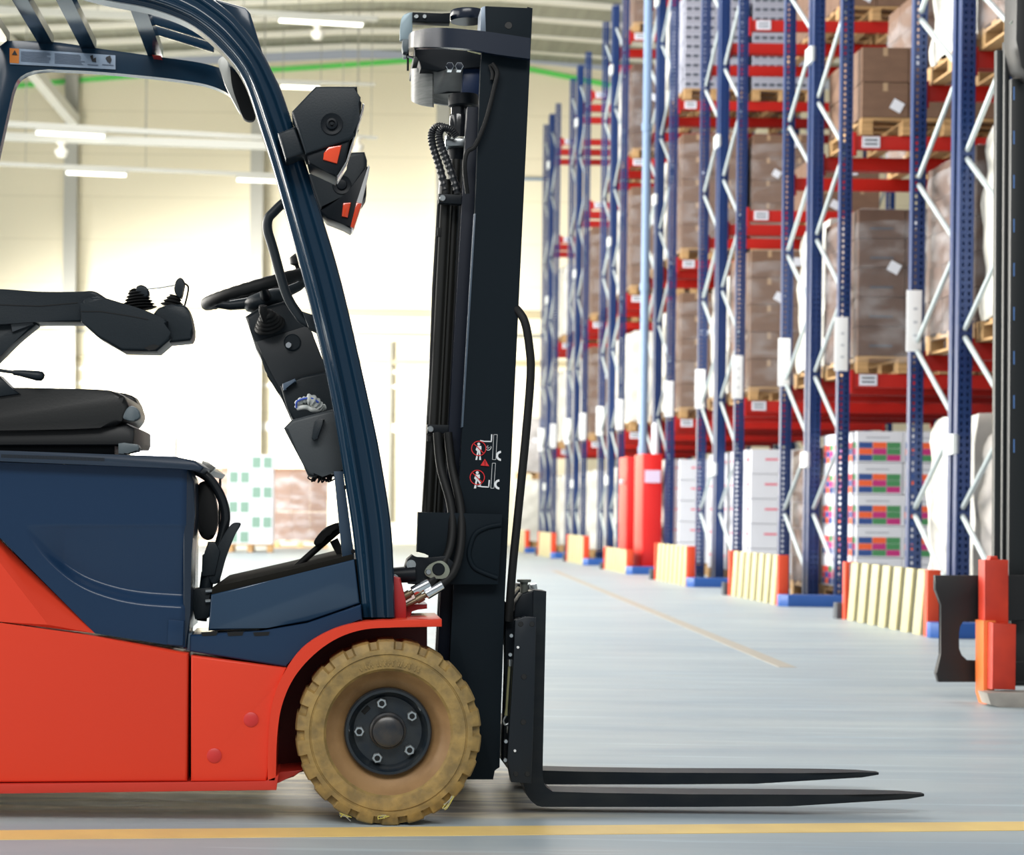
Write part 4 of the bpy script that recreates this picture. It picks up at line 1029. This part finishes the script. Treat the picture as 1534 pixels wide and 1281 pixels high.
bm = BM(); tube(bm, [P2(1517, 30, .26), P2(1521, 34, .26), P2(1524, 38, .26)], .02, 10); link('mast_bolt', bm, EDGE2, T2)
for x0, x1, yt in ((1700, 1712, 75), (1716, 1728, 62)): poly2('mast_rail', [(x0, yt), (x1, yt), (x1-4, 862), (x0-4, 862)], .25, .37, mat('mast_black2', (24, 28, 30), .45))
poly2('mast_base', [(1514, 866), (1830, 866), (1830, 1028), (1514, 1028)], .2, .5, BLK2, bevel=.01)
poly2('truck_body', [(1800, 780), (2300, 780), (2300, 1020), (1800, 1020)], .35, 1.3, BLK2, bevel=.02)
bm = BM(); c = P2(1860, 1000, .5); c.z = .12; lathe(bm, c, (0, 1, 0), [(0, 0), (.1, 0), (.12, .02), (.12, .1), (0, .12)], 24); link('wheel', bm, RUB, T2)
bm = BM(); c = P2(2200, 1000, .5); c.z = .12; lathe(bm, c, (0, 1, 0), [(0, 0), (.1, 0), (.12, .02), (.12, .1), (0, .12)], 24); link('wheel', bm, RUB, T2)

# ================================================================== THE HALL
def plane(name, pts, m):
    bm = BM(); bm.faces.new([bm.verts.new(p) for p in pts]); o = link(name, bm, m); o['kind'] = 'structure'; return o
def floor_mat():
    m = bpy.data.materials.new('polished_concrete'); m.use_nodes = True
    N, L = m.node_tree.nodes, m.node_tree.links; b = N['Principled BSDF']
    tc = N.new('ShaderNodeTexCoord')
    def noise(scale, st, det=6, dist=0.):
        mp = N.new('ShaderNodeMapping'); mp.inputs['Scale'].default_value = st; L.new(tc.outputs['Object'], mp.inputs[0])
        nz = N.new('ShaderNodeTexNoise'); nz.inputs['Scale'].default_value = scale; nz.inputs['Detail'].default_value = det; nz.inputs['Distortion'].default_value = dist
        L.new(mp.outputs[0], nz.inputs['Vector']); return nz.outputs['Fac']
    def ramp(v, p0, c0, p1, c1):
        r = N.new('ShaderNodeValToRGB'); r.color_ramp.elements[0].position = p0; r.color_ramp.elements[0].color = (*c0, 1)
        r.color_ramp.elements[1].position = p1; r.color_ramp.elements[1].color = (*c1, 1); L.new(v, r.inputs[0]); return r.outputs[0]
    def mix(f, a, c, mode='MIX'):
        n = N.new('ShaderNodeMix'); n.data_type = 'RGBA'; n.blend_type = mode
        if isinstance(f, float): n.inputs['Factor'].default_value = f
        else: L.new(f, n.inputs['Factor'])
        for s, v in (('A', a), ('B', c)):
            i = [q for q in n.inputs if q.name == s and q.type == 'RGBA'][0]
            if isinstance(v, tuple): i.default_value = (*v, 1)
            else: L.new(v, i)
        return [q for q in n.outputs if q.type == 'RGBA'][0]
    base = ramp(noise(1.3, (.5, 3., 1), 8, .6), .3, lin((156, 173, 184)), .72, lin((188, 199, 201)))
    streak = ramp(noise(2.2, (.35, 9., 1), 8, .4), .38, (0, 0, 0), .30, (1, 1, 1))
    base = mix(mix(1., streak, (.35, .35, .35), 'MULTIPLY'), base, lin((138, 146, 152)))
    pinkish = ramp(noise(.9, (.8, 2, 1), 3), .62, (0, 0, 0), .75, (1, 1, 1))
    base = mix(mix(1., pinkish, (.25, .25, .25), 'MULTIPLY'), base, lin((216, 190, 176)))
    # brown dirt and warm reflected light painted in beneath the forklift
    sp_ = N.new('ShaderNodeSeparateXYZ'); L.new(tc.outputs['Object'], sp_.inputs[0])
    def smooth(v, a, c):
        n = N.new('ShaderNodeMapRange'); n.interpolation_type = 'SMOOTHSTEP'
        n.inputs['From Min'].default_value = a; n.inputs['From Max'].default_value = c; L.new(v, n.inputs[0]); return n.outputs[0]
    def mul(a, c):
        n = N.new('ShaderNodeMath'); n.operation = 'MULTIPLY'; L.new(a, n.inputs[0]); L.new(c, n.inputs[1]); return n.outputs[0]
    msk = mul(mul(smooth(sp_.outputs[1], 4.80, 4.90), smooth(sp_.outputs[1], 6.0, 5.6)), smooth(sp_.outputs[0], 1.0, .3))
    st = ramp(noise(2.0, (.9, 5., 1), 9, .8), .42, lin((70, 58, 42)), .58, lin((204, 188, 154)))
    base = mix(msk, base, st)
    L.new(base, b.inputs['Base Color'])
    rr = N.new('ShaderNodeMapRange'); rr.inputs['To Min'].default_value = .3; rr.inputs['To Max'].default_value = .62
    L.new(noise(1.7, (.6, 4, 1), 6), rr.inputs[0]); L.new(rr.outputs[0], b.inputs['Roughness'])
    b.inputs['Specular IOR Level'].default_value = .4
    return m
YF = 45.0
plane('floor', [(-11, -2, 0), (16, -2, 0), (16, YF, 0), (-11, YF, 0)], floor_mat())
def wall_mat():
    m = bpy.data.materials.new('cream_panel_wall'); m.use_nodes = True
    N, L = m.node_tree.nodes, m.node_tree.links; b = N['Principled BSDF']
    b.inputs['Roughness'].default_value = .6
    tc = N.new('ShaderNodeTexCoord'); sp_ = N.new('ShaderNodeSeparateXYZ'); L.new(tc.outputs['Object'], sp_.inputs[0])
    a = N.new('ShaderNodeMath'); a.operation = 'MULTIPLY'; a.inputs[1].default_value = 1/1.0; L.new(sp_.outputs[2], a.inputs[0])
    f = N.new('ShaderNodeMath'); f.operation = 'FRACT'; L.new(a.outputs[0], f.inputs[0])
    g = N.new('ShaderNodeMath'); g.operation = 'LESS_THAN'; g.inputs[1].default_value = .03; L.new(f.outputs[0], g.inputs[0])
    r = N.new('ShaderNodeValToRGB'); r.color_ramp.elements[0].color = (*lin((222, 212, 184)), 1); r.color_ramp.elements[1].color = (*lin((210, 200, 172)), 1)
    L.new(g.outputs[0], r.inputs[0]); L.new(r.outputs[0], b.inputs['Base Color']); return m
WALL = wall_mat()
# gable end wall
plane('wall_back', [(-11, YF, 0), (16, YF, 0), (16, YF, 10.4), (6.5, YF, 11.1), (3.6, YF, 11.35), (.5, YF, 11.3), (-11, YF, 10.7)], WALL)
plane('wall_right', [(16, 8, 0), (16, YF, 0), (16, YF, 10.4), (16, 8, 10.4)], mat('right_wall', (170, 172, 168), .7))
def structure(name, bm, m): o = link(name, bm, m); o['kind'] = 'structure'; return o
GRYT = mat('trim_grey', (138, 136, 124), .6); WHT = mat('trim_white', (226, 222, 210), .5); GRNT = mat('trim_green', (96, 206, 92), .5)
k_ = 0
def trim(bm, m):
    global k_; k_ += 1; return structure('trim_%d' % k_, bm, m)
# columns on the end wall
for x in (103, 382, 660, 925):
    bm = BM(); p = W(x, 500, YF-.25); box(bm, (p.x, YF-.15, 5.4), (.30, .3, 10.8)); trim(bm, mat('column_grey', (168, 166, 156), .6))
# green band following the roof line
bm = BM(); pts = [W(x, y, YF-.06) for x, y in ((-60, 136), (120, 120), (232, 111), (420, 104), (540, 96), (620, 90), (700, 88), (800, 105), (905, 126), (960, 138))]
for a, b in zip(pts, pts[1:]):
    prism(bm, [a+Vector((0, 0, -.05)), b+Vector((0, 0, -.05)), b+Vector((0, 0, .06)), a+Vector((0, 0, .06))], (0, .05, 0))
trim(bm, GRNT)
# eaves beam, roof purlins and roof sheet
bm = BM(); pts = [W(x, y, YF-.3) for x, y in ((-60, 66), (150, 58), (400, 52), (600, 40), (700, 38), (800, 58), (950, 84), (1000, 92))]
for a, b in zip(pts, pts[1:]): prism(bm, [a+Vector((0, 0, -.10)), b+Vector((0, 0, -.10)), b+Vector((0, 0, .12)), a+Vector((0, 0, .12))], (0, .25, 0))
trim(bm, mat('beam_shade_grey', (128, 122, 106), .7))
ROOF = mat('roof_sheet', (156, 156, 140), .7, var=.2, scale=2, stretch=(6, .2, 1))
plane('ceiling', [(-11, YF, 10.9), (-11, 34, 10.9), (.5, 34, 11.55), (3.6, 34, 11.6), (16, 34, 10.7), (16, YF, 10.7), (3.6, YF, 11.6), (.5, YF, 11.55)], ROOF)
for y in (44.2, 42.8, 41.4, 40.):
    bm = BM()
    for (xa, za), (xb, zb) in (((-11, 10.82), (.5, 11.46)), ((.5, 11.46), (3.6, 11.5)), ((3.6, 11.5), (16, 10.62))):
        prism(bm, [(xa, y, za-.1), (xb, y, zb-.1), (xb, y, zb), (xa, y, za)], (0, .14, 0))
    trim(bm, WHT)
# raking brace at the left column
bm = BM(); a, b = W(40, 96, 43.), W(112, 182, 44.6); t = (b-a).normalized(); tube(bm, [a-t*2.2, b], .17, 4); trim(bm, WHT)
# ledges and rails across the end wall
for y, h, m_ in ((468, .16, mat('ledge_cream', (168, 156, 124), .6)), (500, .07, GRYT), (541, .12, mat('ledge_cream', (168, 156, 124), .6)), (556, .07, WHT), (578, .08, WHT), (640, .2, WHT)):
    bm = BM(); p = W(VPX, y, YF-.08); box(bm, (2.5, YF-.04, p.z), (27, .08, h)); trim(bm, m_)
for x in (584,):
    bm = BM(); p = W(x, 600, YF-.1); box(bm, (p.x, YF-.05, 2.6), (.09, .1, 4.2)); trim(bm, GRYT)
bm = BM(); p = W(796, 268, YF-.1); box(bm, (p.x, YF-.06, p.z), (.55, .1, .05)); trim(bm, mat('trim_blue_grey', (120, 140, 160), .5))
# yellow floor lines
YEL = mat('floor_paint_yellow', (238, 206, 126), .5, rgb2=(222, 190, 122), scale=5)
def stripe(p, q, w_, m_):
    bm = BM(); p, q = Vector(p), Vector(q); t = (q-p).normalized(); n = Vector((-t.y, t.x, 0))*w_/2
    prism(bm, [p+n, p-n, q-n, q+n], (0, 0, .0015)); return trim(bm, m_)
a, b = atH(0, 1251.5, 0), atH(1534, 1238, 0); t = (b-a)
stripe(a-t*.6, b+t*.6, .128, YEL)
stripe(atH(830, 855, 0), atH(1180, 1000, 0), .09, mat('floor_paint_faded', (168, 162, 150), .5))

# hanging light rails and lamps
LAMP = mat('lamp_tube_glow', (255, 252, 240), .4, emit=2.2); RAILM = mat('light_rail_white', (176, 176, 168), .5)
RAILS = {}
def rail(key, name, label, x0, y0, x1, y1, h, w_, ht):
    a, b = atH(x0, y0, h), atH(x1, y1, h); t = thing(name, label, 'light rail', a, 'light rails under the roof')
    d = b-a; n = Vector((-d.y, d.x, 0)).normalized()*w_
    bm = BM(); prism(bm, [Vector((0, 0, 0)), d, d+Vector((0, 0, ht)), Vector((0, 0, ht))], n); link('rail', bm, RAILM, t)
    for s in (.15, .5, .85):
        q = d*s+n*.5; bm = BM(); tube(bm, [q+Vector((0, 0, ht)), q+Vector((0, 0, 11.0-h))], .008, 6); link('hanger', bm, GRYT, t)
    RAILS[key] = (a, d, x0, x1, n*.5, h)
def lamp(key, label, x0, x1, lit=True):
    a, d, xa, xb, n, h = RAILS[key]
    p, q = a+d*((x0-xa)/(xb-xa))+n, a+d*((x1-xa)/(xb-xa))+n
    t = thing('tube_lamp', label, 'lamp', p, 'tube lamps under the roof'); d = q-p
    bm = BM(); box(bm, d*.5+Vector((0, 0, -.034)), (d.length, .14, .062), .008, 0, Matrix.Rotation(math.atan2(d.y, d.x), 3, 'Z')); link('housing', bm, RAILM, t)
    for s in (-.035, .035):
        u = d.normalized(); n = Vector((-u.y, u.x, 0))*s+Vector((0, 0, -.085)); bm = BM(); tube(bm, [d*.02+n, d*.98+n], .03, 10); link('tube', bm, LAMP if lit else WHT, t)
rail('A', 'light_rail', 'upper white light rail crossing the left background', -40, 186, 470, 214, 8.0, .12, .10)
rail('A2', 'cable_tray', 'thick pale rail just below the upper light rail at left', -40, 208, 470, 226, 7.8, .14, .15)
rail('B', 'light_rail', 'lower thin light rail at left, above the armrest', -40, 246, 470, 267, 7.4, .1, .07)
rail('C', 'light_rail', 'short light rail between guard pillar and upper headlight', 400, 122, 562, 128, 9.4, .1, .05)
rail('D', 'light_rail', 'pale rail near the roof, left of the mast top', 330, 18, 566, 31, 10.2, .12, .08)
rail('E', 'light_rail', 'short light rail end beside the lower headlight', 505, 204, 566, 208, 8.2, .1, .05)
rail('F', 'light_rail', 'white rail under the roof seen through the guard bars', -40, 18, 330, 34, 10.2, .12, .14)
lamp('A', 'lit double tube lamp on upper light rail at left', 50, 154)
lamp('B', 'lit tube lamp on lower light rail at left', 95, 187)
lamp('B', 'lit tube lamp at right end of the lower light rail', 352, 420)
lamp('D', 'tube lamp under the roof left of mast top', 416, 546)
lamp('C', 'tube lamp on short rail left of the upper headlight', 420, 480)
for key, x, lab in (('A2', 90, 'small white dome sensor hanging under the thick rail at left'), ('D', 476, 'small white dome sensor under the roof above the headlights'), ('E', 536, 'small white dome sensor behind the upper headlight')):
    a, d, xa, xb, n, h = RAILS[key]; p = a+d*((x-xa)/(xb-xa))+n-Vector((0, 0, .125 if key == 'D' else .001))
    t = thing('dome_sensor', lab, 'sensor', p); bm = BM(); lathe(bm, (0, 0, 0), (0, 0, -1), [(.0, .0), (.10, .0), (.10, .03), (.06, .04), (.06, .12), (.13, .14), (.13, .2), (.08, .28), (0, .3)], 18); link('dome', bm, WHT, t)

# ================================================================== LIGHT
w = bpy.data.worlds.new('World'); SC.world = w; w.use_nodes = True
bg = w.node_tree.nodes['Background']; bg.inputs[0].default_value = (.90, .96, 1, 1); bg.inputs[1].default_value = .34
def area(name, loc, rot, sx, sy, power, col=(1, 1, 1)):
    l = bpy.data.lights.new(name, 'AREA'); l.shape = 'RECTANGLE'; l.size = sx; l.size_y = sy; l.energy = power; l.color = col
    o = bpy.data.objects.new(name, l); COL.objects.link(o); o.location = loc; o.rotation_euler = rot; return o
# daylight through the tall windows of the left side, then two added lamps
area('unseen_left_light', (-10.8, 20, 4.2), (0, -PI/2, 0), 7, 22, 7800, (1, .96, .88))
gl = area('added_wall_light', (-10, 36.5, 1.6), (0, -PI/2, .8), 2.8, 8, 2300, (1, .99, .97)); gl.data.spread = math.radians(62)  # added lamp out of view, whitens the lower part of the end wall
area('unseen_left_light', (-10.8, 3.5, 4.2), (0, -PI/2, 0), 6, 9, 900, (1, .98, .94))  # added lamp for highlights on the guard pillar, no window of the hall
# rooflight above the aisle, then an added fill lamp behind the camera
area('rooflight', (0, 24, 10.6), (0, 0, 0), 6, 22, 1900, (1, .98, .95))
area('near_fill_light', (-1.5, -4.5, 8.5), (PI/4, 0, 0), 10, 3, 1030, (1, .99, .96))  # unseen fill added to brighten the forklift's near side
# ================================================================== CAMERA
cam = bpy.data.cameras.new('camera'); co = bpy.data.objects.new('camera', cam); COL.objects.link(co)
cam.sensor_fit = 'HORIZONTAL'; cam.sensor_width = 36; cam.lens = FPX/1534*36
cam.shift_x = (767-VPX)/1534; cam.shift_y = (VPY-640.5)/1534
cam.clip_start = .1; cam.clip_end = 200
co.matrix_world = Matrix.Translation((0, 0, HC)) @ Matrix.Rotation(PI/2, 4, 'X') @ Matrix.Rotation(RHO, 4, 'Z')
cam.dof.use_dof = True; cam.dof.focus_distance = 4.9; cam.dof.aperture_fstop = 5.4
SC.camera = co
SC.view_settings.view_transform = 'Standard'; SC.view_settings.look = 'None'
SC.view_settings.exposure = 0.; SC.view_settings.gamma = 1
SC.view_settings.use_curve_mapping = False
SC.cycles.max_bounces = 8; SC.cycles.transparent_max_bounces = 24
SC.cycles.sample_clamp_indirect = 6
SC.cycles.use_denoising = True
